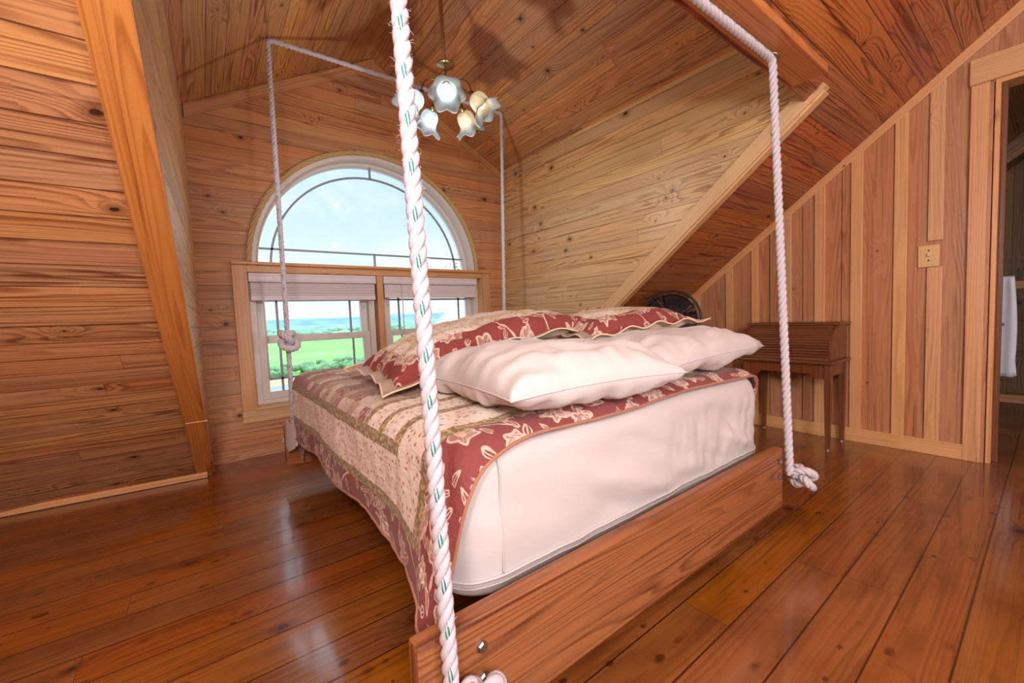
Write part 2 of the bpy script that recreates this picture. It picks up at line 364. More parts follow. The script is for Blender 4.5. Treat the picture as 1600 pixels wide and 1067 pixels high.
def quilt_mat():
    g = N('patchwork_quilt'); o = g.sep(g.uv()); a, b = o[0], o[1]
    o2 = g.n('ShaderNodeUVMap'); o2.uv_map = 'UVFar'; o2 = g.sep(o2.outputs[0])
    p = g.xyz(a, b, 0.0)
    m = g.m('MINIMUM', g.m('MINIMUM', a, b), g.m('MINIMUM', o2[0], o2[1]))
    bands = [(.090, floral(g, p, BURG, rgb(238, 208, 188), 8.5)), (.126, olive(g, p)), (.262, sprig(g, p)), (.298, olive(g, p))]
    c = patchwork(g, a, b, p)
    for lim, colr in ((.55, olive(g, p)), (.52, sprig(g, p)), (.425, olive(g, p)), (.395, sprig(g, p))): c = g.mix(g.m('LESS_THAN', b, lim), c, colr)
    for lim, colr in reversed(bands): c = g.mix(g.m('LESS_THAN', m, lim), c, colr)
    st = g.n('ShaderNodeTexWave'); st.wave_type = 'BANDS'
    g.put(st.inputs['Vector'], p); st.inputs['Scale'].default_value = 14; st.inputs['Distortion'].default_value = 9; st.inputs['Detail'].default_value = 1; st.inputs['Detail Scale'].default_value = 3
    h = g.m('ADD', g.m('MULTIPLY', st.outputs[1], .6), g.m('MULTIPLY', g.noise(p, 95, 3), .6))
    bs = g.bsdf(c, .9, g.bump(h, .38, .004)); bs.inputs['Sheen Weight'].default_value = .1
    return g.mat
M['quilt'] = quilt_mat()
def sham_mat():
    g = N('sham_quilting'); o = g.sep(g.uv()); a, b = o[0], o[1]   # a,b in metres from centre; border by distance to edge stored in UVFar.x
    o2 = g.n('ShaderNodeUVMap'); o2.uv_map = 'UVFar'; e = g.sep(o2.outputs[0])[0]
    p = g.xyz(a, b, 0.0)
    tri = g.m('ADD', e, g.m('MULTIPLY', g.m('PINGPONG', a, .11), .2))
    mid = g.mix(g.mr(g.noise(p, 8, 3), .45, .6), sprig(g, p), g.mix(g.mr(g.noise(p, 60, 2), .45, .6), rgb(206, 170, 124), rgb(236, 214, 188)))
    c = g.mix(g.m('LESS_THAN', tri, .135), mid, floral(g, p, rgb(150, 70, 66), rgb(240, 214, 194), 9))
    h = g.m('ADD', g.noise(p, 70, 3), g.m('MULTIPLY', g.noise(p, 22, 2), .6))
    g.bsdf(c, .9, g.bump(h, .6, .006)); return g.mat
M['sham'] = sham_mat()
def towel_mat():
    g = N('printed_white_cloth'); p = g.obj()
    v = g.vor(p, 9, dim='3D'); r = g.sep(v.outputs['Color'])
    c = g.mix(g.m('MULTIPLY', g.mr(v.outputs['Distance'], .34, .3, 0, 1), g.m('GREATER_THAN', r[0], .78)), rgb(214, 218, 226), g.mix(g.m('GREATER_THAN', r[1], .5), rgb(180, 40, 50), rgb(60, 66, 96)))
    g.bsdf(c, .9, g.bump(g.noise(p, 200, 2), .3, .003)); return g.mat
M['towel'] = towel_mat()
def glass_mat():
    g = N('window_glass')
    tr = g.n('ShaderNodeBsdfTransparent'); tr.inputs[0].default_value = (1, 1, 1, 1)
    gl = g.n('ShaderNodeBsdfGlossy'); gl.inputs['Roughness'].default_value = .02
    fr = g.n('ShaderNodeFresnel'); fr.inputs[0].default_value = 1.45
    mx = g.n('ShaderNodeMixShader'); g.t.links.new(fr.outputs[0], mx.inputs[0]); g.t.links.new(tr.outputs[0], mx.inputs[1]); g.t.links.new(gl.outputs[0], mx.inputs[2])
    g.t.links.new(mx.outputs[0], g.out.inputs[0]); return g.mat
M['glass'] = glass_mat()
def shade_mat():
    g = N('frosted_glass_shade')
    d = g.n('ShaderNodeBsdfDiffuse'); d.inputs[0].default_value = (.55, .60, .62, 1)
    t = g.n('ShaderNodeBsdfTranslucent'); t.inputs[0].default_value = (.55, .60, .62, 1)
    tp = g.n('ShaderNodeBsdfTransparent')
    a = g.n('ShaderNodeMixShader'); a.inputs[0].default_value = .55; g.t.links.new(d.outputs[0], a.inputs[1]); g.t.links.new(t.outputs[0], a.inputs[2])
    b = g.n('ShaderNodeMixShader'); b.inputs[0].default_value = .18; g.t.links.new(a.outputs[0], b.inputs[1]); g.t.links.new(tp.outputs[0], b.inputs[2])
    g.t.links.new(b.outputs[0], g.out.inputs[0]); return g.mat
M['shade'] = shade_mat()
def emit(name, col, st):
    g = N(name); e = g.n('ShaderNodeEmission'); e.inputs[0].default_value = (*col, 1); e.inputs[1].default_value = st
    g.t.links.new(e.outputs[0], g.out.inputs[0]); return g.mat
M['cool'] = emit('cool_bulb', (.86, .95, 1.0), 10); M['warm'] = emit('warm_bulb', (1.0, .66, .30), 9)

# ------------------------------------------------------------------ setting
YG = 3.36; XR = 3.39; XC = 2.4545; EAVE = 2.33; RIDX = 1.225; RIDZ = 3.0
RS, RC = .775, 2.502                       # main roof: z = RC - RS*y
rz = lambda y: RC-RS*y
ry = lambda z: (RC-z)/RS
SL = math.sqrt(1+RS*RS)
XL = -3.2; YB = -5.4; RY = -1.0            # far left wall, back eave, main ridge
XR2 = 6.2                                  # the room beyond the doorway
xl = lambda y: -.004-.031*(YG-y)           # left cheek wall is a little out of square

slab((0, 0, 0), (1, 0, 0), (0, 1, 0), [[(XL-.1, YB-.2), (XR2, YB-.2), (XR2, 3.6), (XL-.1, 3.6)]], .12).build('floor', M['floor'], kind='structure')
# main roof slope with the dormer opening notched out; u runs along the boards (x), v up the slope from the floor
vv = lambda y: (3.2284-y)*SL
top = vv(RY); ho = vv(.775)
mb = MB()
O = (0, 3.2284, 0)
Wd = (0, -1, RS)
slab(O, (1, 0, 0), Wd, [[(XL, -.05), (-.06, -.05), (-.075, ho), (XL, ho)]], .1, mb)
slab(O, (1, 0, 0), Wd, [[(XL, ho), (1.2, ho), (1.2, top), (XL, top)]], .1, mb)
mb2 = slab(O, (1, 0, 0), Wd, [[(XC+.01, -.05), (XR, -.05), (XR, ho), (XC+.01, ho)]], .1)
slab(O, (1, 0, 0), Wd, [[(1.2, ho), (XR, ho), (XR, top), (1.2, top)]], .1, mb2); mb2.build('ceiling', M['roofshade'], kind='structure')
for q in mb.v: pass
mb.build('ceiling', M['roof'], kind='structure')
zr = rz(RY)
slab((0, RY, zr), (1, 0, 0), (0, -1, -RS), [[(XL, 0), (XR, 0), (XR, 5.9), (XL, 5.9)]], .1).build('ceiling', M['roof'], kind='structure')
# dormer ceiling slopes, clipped along the valleys with the main roof
sl = math.hypot(RIDX, RIDZ-EAVE)
mb = slab((RIDX, 0, RIDZ), (0, 1, 0), (XC-RIDX, 0, EAVE-RIDZ), [[(-.643, 0), (.222, sl), (3.6, sl), (3.6, 0)]], .08)
mb.build('ceiling', M['dormer'], kind='structure')
mb = slab((RIDX, 0, RIDZ), (0, -1, 0), (-RIDX-.08, 0, (EAVE-RIDZ)*(RIDX+.08)/RIDX), [[(.643, 0), (-3.6, 0), (-3.6, sl*1.06), (-.16, sl*1.06)]], .08)
mb.build('ceiling', M['dormer'], kind='structure')
# dormer cheek walls
slab((XC, 0, 0), (0, -1, 0), (0, 0, 1), [[(-3.6, -.05), (-3.6, EAVE+.03), (-.2, EAVE+.03), (-3.26, -.05)]], .06).build('wall_dormer_right', M['cheek'], kind='structure')
yc = YG+.2
d = V((xl(YG)-xl(.2), YG-.2, 0)).normalized()
slab((xl(.2), .2, 0), d, (0, 0, 1), [[(3.04, -.05), (3.4, -.05), (3.4, EAVE+.03), (0, EAVE+.03)]], .06).build('wall_dormer_left', M['cheek'], kind='structure')
# gable wall with the arched and the two square window openings
A0 = (1.208, 1.332, .902)
arch = [(A0[0]+A0[2]*math.cos(PI*k/48), A0[1]+A0[2]*math.sin(PI*k/48)) for k in range(49)]
WX = (.273, 1.165, 1.215, 2.18); WZ0, WZ1 = .345, 1.29
gl = [[(-.12, -.05), (XC+.1, -.05), (XC+.1, EAVE+.02), (RIDX, RIDZ+.05), (-.12, EAVE-.02)],
      [(x, z) for x, z in arch] , [(WX[0], WZ0), (WX[1], WZ0), (WX[1], WZ1), (WX[0], WZ1)], [(WX[2], WZ0), (WX[3], WZ0), (WX[3], WZ1), (WX[2], WZ1)]]
slab((0, YG, 0), (1, 0, 0), (0, 0, 1), gl, .2).build('wall_gable', M['gable'], kind='structure')
# right gable-end wall with doorway: u runs up the boards, v along the wall
DY0, DY1, DH = -.56, .232, 2.03
rl = [[(-.05, 3.35), (-.05, DY1), (DH, DY1), (DH, DY0), (-.05, DY0), (-.05, -5.3), (zr, RY), ]]
o = slab((XR, 0, 0), (0, 0, 1), (0, 1, 0), [[(a, b) for a, b in rl[0]]], .12)
g_ = o.build('wall_right', M['rwall'], kind='structure')
slab((XL, 0, 0), (0, 1, 0), (0, 0, 1), [[(3.35, -.05), (RY, zr+.05), (-5.3, -.05)]], .1).build('wall_left', M['roof'], kind='structure')

# boards that make up the batten wall's wider boards: seams in geometry
tn = [0]
def trim(mb, mat, bevel=.003, smooth=False):
    tn[0] += 1
    return mb.build('trim_%d' % tn[0], mat, bevel=bevel, smooth=smooth, kind='structure')
def board_yz(x0, x1, y0, y1, z0, z1, mat):            # upright board whose top follows the roof slope
    mb = MB(); t0, t1 = min(z1, rz(y0)-.01), min(z1, rz(y1)-.01)
    pr = [(x0, y0), (x1, y0), (x1, y1), (x0, y1)]; tz = [t0, t0, t1, t1]; ro = random.random()*9
    bot = [V((a, b, z0)) for a, b in pr]; tp = [V((a, b, z)) for (a, b), z in zip(pr, tz)]
    mb.face(bot, [(0, 0)]*4); mb.face(tp, [(0, 0)]*4)
    for k in range(4):
        j = (k+1) % 4; w = (V(pr[k])-V(pr[j])).length
        mb.face([bot[k], bot[j], tp[j], tp[k]], [(z0+ro, 0+ro), (z0+ro, w+ro), (tz[j]+ro, w+ro), (tz[k]+ro, ro)])
    return trim(mb, mat)
for y0, y1 in ((1.561, 1.616), (1.373, 1.423), (1.155, 1.21), (.957, 1.017), (.76, .821), (.554, .614)):
    board_yz(XR-.016, XR, y0, y1, .08, 3, M['batten'])
for y0, y1 in ((1.83, 1.885), (2.1, 2.155), (2.4, 2.455)): board_yz(XR-.016, XR, y0, y1, .08, 3, M['batten'])
board_yz(XR-.016, XR, .405, .468, 1.245, 3, M['batten']); board_yz(XR-.016, XR, .405, .468, .08, 1.095, M['batten'])
def seam(y):                                           # thin open joint between two wide boards
    mb = MB(); z1 = rz(y)-.03; mb.bx(XR-.0012, XR+.004, y-.0016, y+.0016, .09, z1); trim(mb, M['dark'], 0)
for y in (1.30, 1.09, .87): seam(y)
# door casing, head, jamb, stop
board_yz(XR-.022, XR, .245, .312, 0, 2.034, M['batten'])
trim(MB().bx(XR-.024, XR, DY0-.08, .318, 2.036, 2.168), M['batten'])
trim(MB().bx(XR-.022, XR, DY0-.075, DY0-.005, 0, 2.034), M['batten'])
for y0, y1 in ((DY1-.004, DY1+.016), (DY0-.016, DY0+.004)): trim(MB().bx(XR-.006, XR+.125, y0-.02, y1-.02, 0, DH+.01), M['batten'])
trim(MB().bx(XR-.006, XR+.125, DY0, DY1-.02, DH-.015, DH+.012), M['batten'])
trim(MB().bx(XR+.05, XR+.075, DY1-.046, DY1-.024, 0, DH-.015), M['desk'])
# baseboards
MB().bx(XR-.02, XR, .312, 3.12, 0, .088).build('baseboard_right', M['batten'], bevel=.003, kind='structure')
mb = MB(); d0, d1 = V((-2.6, 3.30+.09)), V((-.03, 3.16))
mb.box(((d0.x+d1.x)/2, (d0.y+d1.y)/2-.03, .02), ((d1-d0).length, .025, .036), Matrix.Rotation(math.atan2(d1.y-d0.y, d1.x-d0.x), 3, 'Z'))
mb.build('baseboard_left', M['trim'], bevel=.003, kind='structure')
# roof-line trim on the right wall
def slope_board(y0, y1, x0, x1, dz0, dz1, mat, zoff=0, name=None):
    """board lying along the main roof slope between x0..x1; dz = depth below the roof surface, measured square to it"""
    mb = MB(); L = (y0-y1)*SL; R = Matrix.Rotation(-math.atan(RS), 3, 'X')
    mid = V(((x0+x1)/2, (y0+y1)/2, rz((y0+y1)/2))); nn = V((0, -RS, -1)).normalized()
    mb.box(mid+nn*(dz0+dz1)/2, (x1-x0, L, abs(dz1-dz0)), R)
    return trim(mb, mat)
slope_board(3.05, -.9, XR-.018, XR-.001, 0.0, .05, M['batten'])
# dormer edge trims
slope_board(3.14, .70, XC-.022, XC+.03, -.062, .022, M['palepine'])
slope_board(3.1, .715, XC-.012, XC+.042, .022, .036, M['palepine'])
def left_trim():
    mb = MB(); y0, y1 = 3.17, .2; ro = 3.3
    pts = []
    for y, xa, xb in ((y0, -.085, .006), (1.2, -.152, -.066), (y1, -.19, -.10)):
        for dn in (.0, .034):
            for x in (xa, xb): pts.append(V((x, y, rz(y))) + V((0, -RS, -1)).normalized()*dn)
    for k in range(2):
        b = 4*k; L0, L1 = (0, 2.3, 3.6)[k], (0, 2.3, 3.6)[k+1]
        for q in ((0, 1, 5, 4), (2, 3, 7, 6), (0, 2, 6, 4), (1, 3, 7, 5)):
            w = .09 if q[1]-q[0] == 1 else .034
            mb.face([pts[b+i] for i in q], [(L0+ro, ro), (L0+ro, ro+w), (L1+ro, ro+w), (L1+ro, ro)])
    mb.face([pts[i] for i in (0, 1, 3, 2)]); mb.face([pts[8+i] for i in (0, 1, 3, 2)])
    trim(mb, M['orange'])
left_trim()
mb = MB(); yb = 2.62; nn = V((0, -RS, -1)).normalized()
mb.box(V((-.052, yb, rz(yb)))+nn*.034, (.088, .008, .006), Matrix.Rotation(-math.atan(RS), 3, 'X')); trim(mb, M['palepine'], .001)
# header board under the roof edge across the dormer mouth
mb = MB().bx(-.2, 2.222, .622, .755, 1.9, 1.934); trim(mb, M['orange'])
# rake trims on the gable wall
def rake(x0, z0, x1, z1, w, mat):
    d = V((x1-x0, z1-z0)); L = d.length; a = math.atan2(d.y, d.x)
    nrm = V((d.y, -d.x)).normalized()*(1 if d.x > 0 else -1)
    c = V(((x0+x1)/2, (z0+z1)/2)) + nrm*w/2
    mb = MB().box((c.x, YG-.01, c.y), (L, .02, w), Matrix.Rotation(-a, 3, 'Y')); trim(mb, mat)
def rake2(x0, z0, x1, z1, w, y0):
    U = V((x1-x0, 0, z1-z0)); L = U.length; U.normalize(); c = abs(U.x); t = (z1-z0)/(x1-x0)*w*c
    lp = [(0, 0), (L, 0), (L-w*c*U.z, -w*c*c), (-w*c*U.z, -w*c*c)]
    trim(slab((x0, y0, z0), U, (-U.z, 0, U.x), [lp[::-1]], .02), M['trim'])
rake2(.002, EAVE, RIDX+.02, RIDZ+.008, .095, YG-.021); rake2(RIDX, RIDZ, XC, EAVE, .068, YG-.019)
# corner bead of the left cheek
# window trim (timber): header with its thin ledge, side casings, mullion, apron, jamb linings
trim(MB().bx(.185, 2.265, YG-.04, YG, 1.336, 1.357), M['trim'])
trim(MB().bx(.273, 2.18, YG-.016, YG+.07, 1.286, 1.336), M['trim'])
trim(MB().bx(.185, .273, YG-.022, YG, .333, 1.336), M['trim'])
trim(MB().bx(2.18, 2.266, YG-.022, YG, .333, 1.336), M['trim'])
trim(MB().bx(1.165, 1.215, YG-.012, YG+.11, .345, 1.286), M['trim'])
trim(MB().bx(.185, 2.266, YG-.022, YG, .250, .333), M['palepine'])
trim(MB().bx(.26, 2.19, YG-.034, YG+.11, .333, .351), M['palepine'])
for x0, x1 in ((.266, .276), (2.176, 2.186)): trim(MB().bx(x0, x1, YG-.005, YG+.11, .351, 1.286), M['palepine'])

# ------------------------------------------------------------------ windows
def ring_arch(mb, r0, r1, y0, y1, zb, seg=48):
    cx, cz = A0[0], A0[1]
    def P(a, b):
        r, y = ((r0, y0), (r1, y0), (r1, y1), (r0, y1))[b]
        t0 = math.asin(max(-1, min(1, (zb-cz)/r))); th = t0 + (PI-2*t0)*a/seg
        return V((cx+r*math.cos(th), y, cz+r*math.sin(th)))
    mb.grid(P, seg+1, 4, None, False, True)
    for a in (0, seg): mb.face([P(a, b) for b in range(4)])
    return mb
w1 = ring_arch(MB(), .875, .903, YG-.002, YG+.18, 1.357).build('window_1', M['vinyl'], kind='structure')
ring_arch(MB(), .853, .885, YG+.10, YG+.18, 1.357).build('sash_frame', M['vinyl'], w1)
MB().bx(A0[0]-.86, A0[0]+.86, YG+.10, YG+.18, 1.345, 1.372).build('bottom_rail', M['vinyl'], w1)
mb = ring_arch(MB(), .762, .776, YG+.128, YG+.142, 1.37)
mb.bx(A0[0]-.845, A0[0]+.845, YG+.128, YG+.142, 1.470, 1.484); mb.bx(A0[0]-.007, A0[0]+.007, YG+.128, YG+.142, 1.37, 1.475)
mb.bx(A0[0]-.007, A0[0]+.007, YG+.128, YG+.142, A0[1]+.77, A0[1]+.856); mb.build('muntin_bars', M['muntin'], w1)
mb = MB(); cx, cz = A0[0], A0[1]; t0 = math.asin((1.36-cz)/.858)
pl = [(cx+.858*math.cos(t0+(PI-2*t0)*k/48), cz+.858*math.sin(t0+(PI-2*t0)*k/48)) for k in range(49)]
slab((0, YG+.15, 0), (1, 0, 0), (0, 0, 1), [pl], .004).build('glass_pane', M['glass'], w1)
def dh_window(n, x0, x1):
    y0, y1 = YG+.07, YG+.19; z0, z1 = .352, 1.288
    mb = MB(); t = .045
    for a in ((x0, x0+t, z0, z1), (x1-t, x1, z0, z1), (x0+t, x1-t, z0, z0+.03), (x0+t, x1-t, z1-t, z1)): mb.bx(a[0], a[1], y0, y1, a[2], a[3])
    w = mb.build('window_%d' % n, M['vinyl'], kind='structure', bevel=.003)
    xa, xb = x0+t, x1-t; f = .05
    def sash(nm, za, zb, ya, yb, hz):
        m = MB()
        m.bx(xa, xa+f, ya, yb, za, zb); m.bx(xb-f, xb, ya, yb, za, zb); m.bx(xa+f, xb-f, ya, yb, za, za+.05); m.bx(xa+f, xb-f, ya, yb, zb-.05, zb)
        so = m.build(nm, M['vinyl'], w, bevel=.004)
        ym = (ya+yb)/2; g = MB()
        for x in (xa+f+.085, xb-f-.085): g.bx(x-.008, x+.008, ym-.010, ym-.002, za+.05, zb-.05)
        g.bx(xa+f, xb-f, ym-.010, ym-.002, hz-.008, hz+.008); g.build('muntin_bars', M['muntin'], so)
        MB().bx(xa+f-.005, xb-f+.005, ym+.001, ym+.005, za+.045, zb-.045).build('glass_pane', M['glass'], so)
    sash('upper_sash', .788, z1-t, YG+.128, YG+.168, 1.10)
    sash('lower_sash', z0+.03, .838, YG+.088, YG+.128, .525)
dh_window(2, WX[0]+.003, WX[1]-.003); dh_window(3, WX[2]+.003, WX[3]-.003)

# ------------------------------------------------------------------ rope tools
def rope(path, R=.0155, pitch=.08, step=.006, nstr=3, seg=8, phase=0.0, twist=1, view=(-.42, -.9, 0)):
    P = resample(path, step); fr = frames(P); k0 = min(40, len(P)-1); vd = V(view); phi = math.atan2(vd.dot(fr[k0][1]), vd.dot(fr[k0][0])); mb = MB(); tr = MB(); rs = R*.54; ro = R-rs
    for s in range(nstr):
        c = []
        for k, p in enumerate(P):
            a = phase + twist*2*PI*(k*step/pitch + s/nstr); c.append(p + (fr[k][0]*math.cos(a)+fr[k][1]*math.sin(a))*ro)
        mb.tube(c, rs, seg)
        if s == 0:
            for off in (-.34, .34):
                t = []
                for k, p in enumerate(P):
                    a = phase + twist*2*PI*k*step/pitch
                    e1 = fr[k][0]*math.cos(a)+fr[k][1]*math.sin(a); e2 = -fr[k][0]*math.sin(a)+fr[k][1]*math.cos(a)
                    b = 2*phi-2*a+off
                    t.append(c[k] + (fr[k][0]*math.cos(a+b)+fr[k][1]*math.sin(a+b))*(rs*.96))
                tr.tube(t, R*.10, 5)
    return mb, tr
def knot_path(c, s, rot=0.0, tail=None):
    out = []
    for k in range(90):
        t = 2*PI*k/90*.985
        x = (2+math.cos(3*t))*math.cos(2*t); y = (2+math.cos(3*t))*math.sin(2*t); z = math.sin(3*t)*1.3
        q = Matrix.Rotation(rot, 3, 'Z') @ (Matrix.Rotation(1.1, 3, 'X') @ V((x, y, z)))
        out.append(V(c)+q*s/3)
    return out
def mk_knot(c, s, parent, rot=0.0, R=.0135):
    mb, tr = rope(knot_path(c, s, rot), R, .07, .005)
    k = mb.build('stopper_knot', M['rope'], parent, smooth=True, weld=False)
    return k
def eye(c, r, parent, normal=(0, 1, 0)):
    n = V(normal).normalized(); t = V((0, 0, 1)) if abs(n.z) < .8 else V((1, 0, 0)); a = n.cross(t).normalized(); b = n.cross(a)
    pts = [V(c)+(a*math.cos(2*PI*k/20)+b*math.sin(2*PI*k/20))*r for k in range(20)]
    MB().tube(pts, .0035, 8, closed=True).build('eye_hook', M['metal'], parent, smooth=True)
# front rope: up from the near-left corner, along the header board, down to the near-right corner
FL, FR = V((.309, .628, .215)), V((1.822, .628, .235))
fp = fillet([FL, V((.303, .705, 1.872)), V((1.858, .700, 1.872)), FR], .03)
fr_ = empty('hanging_rope', (.309, .628, .2), 'thick white twisted rope on the near side of the bed, along the header board', 'rope', 'ropes the bed hangs from')
mb, tr = rope(fp); mb.build('strands', M['rope'], fr_, smooth=True, weld=False); tr.build('tracer_yarn', M['teal'], fr_, smooth=True, weld=False)
mk_knot((.352, .592, .222), .046, fr_, .4, .0165); mk_knot((1.862, .598, .228), .046, fr_, 1.3, .0165)
eye((1.858, .700, 1.880), .019, fr_, (.6, 0, 1)); eye((.303, .700, 1.880), .019, fr_, (-.6, 0, 1))
mb = MB()
for k in range(420):                                    # loose surface fibres of the worn rope
    z = 1.0+.87*random.random()**.8 if k < 330 else .3+1.5*random.random(); t = (z-FL.z)/(1.872-FL.z); p = FL.lerp(V((.303, .705, 1.872)), t)
    a = random.random()*2*PI; d = V((math.cos(a), math.sin(a), 0)); L = .003+.007*random.random()**2
    q0 = p+d*.014; q1 = q0+d*L*.6+V((0, 0, random.uniform(-.006, .006))); q2 = q1+d*L*.4+V((random.uniform(-.004, .004), 0, random.uniform(-.005, .005)))
    mb.tube([q0, q1, q2], lambda k: (.00035, .0003, .00012)[k], 3, cap=False)
f_ = mb.build('fibre_fuzz', M['rope'], fr_, weld=False); f_['kind'] = 'stuff'
# back rope
BL, BR = V((.392, 2.69, .24)), V((1.93, 2.69, .24))
bp = fillet([BL, V((.413, 2.75, 2.540)), V((2.052, 2.75, 2.548)), BR], .03)
bk = empty('hanging_rope', (.39, 2.69, .2), 'white twisted rope holding the window side of the bed, stretched across the dormer', 'rope', 'ropes the bed hangs from')
mb, tr = rope(bp, .0145, .075, .0075, phase=1.0); mb.build('strands', M['rope'], bk, smooth=True, weld=False); tr.build('tracer_yarn', M['teal'], bk, smooth=True, weld=False)
mk_knot((.402, 2.70, .822), .060, bk, .9, .0205); mk_knot((.372, 2.70, .225), .045, bk, 2.0); mk_knot((1.95, 2.70, .225), .045, bk, 2.6)
eye((.413, 2.75, 2.548), .018, bk, (.5, 0, 1)); eye((2.052, 2.75, 2.556), .018, bk, (-.5, 0, 1))
del_parts = None
# rope moulding around the arch
pth = [V((A0[0]+.918*math.cos(t), YG-.016, A0[1]+.918*math.sin(t))) for t in [.03+(PI-.06)*k/90 for k in range(91)]]
mb, _ = rope(pth, .019, .19, .006)
tn[0] += 1; mb.build('trim_%d' % tn[0], M['archrope'], smooth=True, kind='structure', weld=False)

# ------------------------------------------------------------------ blinds
def blind(x0, x1, zb, label, wandx):
    b = empty('window_blind', ((x0+x1)/2, YG+.02, 1.28), label, 'blind', 'raised blinds')
    mb = MB(); mb.bx(x0, x1, YG-.006, YG+.004, 1.222, 1.284); mb.bx(x0, x0+.01, YG+.004, YG+.06, 1.222, 1.284); mb.bx(x1-.01, x1, YG+.004, YG+.06, 1.222, 1.284)
    for z in (1.236, 1.27): mb.bx(x0, x1, YG-.010, YG-.006, z-.004, z+.004)
    mb.build('valance', M['blind'], b, bevel=.002)
    n = 14
    for k in range(n):
        z = 1.214-(1.214-zb-.02)*k/(n-1)
        MB().bx(x0+.008+.003*(k % 2), x1-.008-.003*(k % 2), YG+.006+.002*(k % 3), YG+.054, z-.0026, z+.0026).build('slat', M['blind'], b)
    MB().bx(x0+.008, x1-.008, YG+.004, YG+.056, zb-.012, zb+.018).build('bottom_rail', M['blind'], b, bevel=.002)
    MB().tube([V((wandx, YG-.012, 1.225)), V((wandx+.001, YG-.014, .53))], .0045, 8).build('tilt_wand', M['blind'], b, smooth=True)
    for x in (x0+.22, x1-.22): MB().bx(x-.002, x+.002, YG+.001, YG+.004, zb-.01, 1.222).build('ladder_cord', M['blind'], b)
blind(.280, 1.160, 1.105, 'off-white raised blind with a tilt wand over the left-hand window', .360)
blind(1.222, 2.125, 1.120, 'off-white raised blind over the right-hand window, half behind the near rope', 1.375)

# ------------------------------------------------------------------ bed
bed = empty('hanging_bed_frame', (1.05, 1.65, .11), 'rope-hung timber bed frame with wide plank rail above the floor', 'bed')
MB().bx(.256, 1.815, .65, .69, .108, .345).build('front_rail', M['rail'], bed, bevel=.006)
MB().bx(.335, 1.95, 2.625, 2.665, .11, .345).build('foot_rail', M['rail'], bed, bevel=.004)
MB().bx(.60, .64, .69, 2.625, .16, .247).build('side_rail', M['rail'], bed, bevel=.004)
MB().bx(1.66, 1.70, .69, 2.625, .16, .247).build('side_rail', M['rail'], bed, bevel=.004)
for k in range(11):
    y = .74+k*.183; MB().bx(.53, 1.74, y, y+.10, .247, .267).build('slat', M['rail'], bed)
for x, z in ((.385, .285), (.385, .222), (1.775, .300), (1.775, .240)):
    MB().lathe([(0, -.010), (.009, -.010), (.0115, -.006), (.0115, 0), (.004, 0), (.004, .02)], (x, .65, z), (0, 1, 0), 6).build('lag_bolt', M['metal'], bed)

MX0, MX1, MY0, MY1, MZ0, MZ1 = .392, 1.872, .742, 2.60, .268, .635
def rrect(x0, x1, y0, y1, r, n):
    """n points around a rounded rectangle, with outward directions, evenly by arc length"""
    segs = []; c = [((x1-r, y0+r), -PI/2), ((x1-r, y1-r), 0), ((x0+r, y1-r), PI/2), ((x0+r, y0+r), PI)]
    w, h = x1-x0-2*r, y1-y0-2*r; per = 2*(w+h)+2*PI*r; out = []
    for k in range(n):
        d = per*k/n
        for i, ((cx, cy), a0) in enumerate(c):
            st = (w, h, w, h)[i]
            if d < st or (i == 3 and d < st+1e-9 and False):
                t = V((math.cos(a0+PI/2), math.sin(a0+PI/2))) ; nn = V((math.cos(a0), math.sin(a0)))
                start = V((cx, cy))+nn*r - t*st
                out.append((start+t*d, nn)); break
            d -= st
            if d < PI*r/2:
                a = a0+d/r; nn = V((math.cos(a), math.sin(a))); out.append((V((cx, cy))+nn*r, nn)); break
            d -= PI*r/2
        else: out.append((V((c[3][0][0], c[3][0][1]))+V((0, -1))*r, V((0, -1))))
    return out
def wrinkle(p, n):
    """sheet wrinkles: mostly long diagonal pulls on the head-end face, small gathers at the corner seam"""
    x, y, z = p; f = smooth01((.95-y)/.2)
    s = x*.55 + z*1.0
    q = noise.noise((x*1.3-z*2.2, s*7.0, 1.0))*.026 + noise.noise((x*2.0-z*3.0, s*15.0, 4.0))*.012
    vert = noise.noise((x*24-z*6, z*4.0, 8.0))*.006*smooth01((x-.9)/.6)
    r = noise.noise((x*7-z*9, x*12+z*14, 2.0))*.012*smooth01((x-1.0)/.5)
    sm = (.08+.92*smooth01((x-.66)/.3))*smooth01((.60-z)/.1)
    horiz = noise.noise((x*5, z*16, 3.0))*.003
    return smooth01((z-.31)/.09)*f*((q+vert+r)*sm + horiz*smooth01((.6-z)/.1)) + .002*noise.noise((x*9, y*9, z*9))
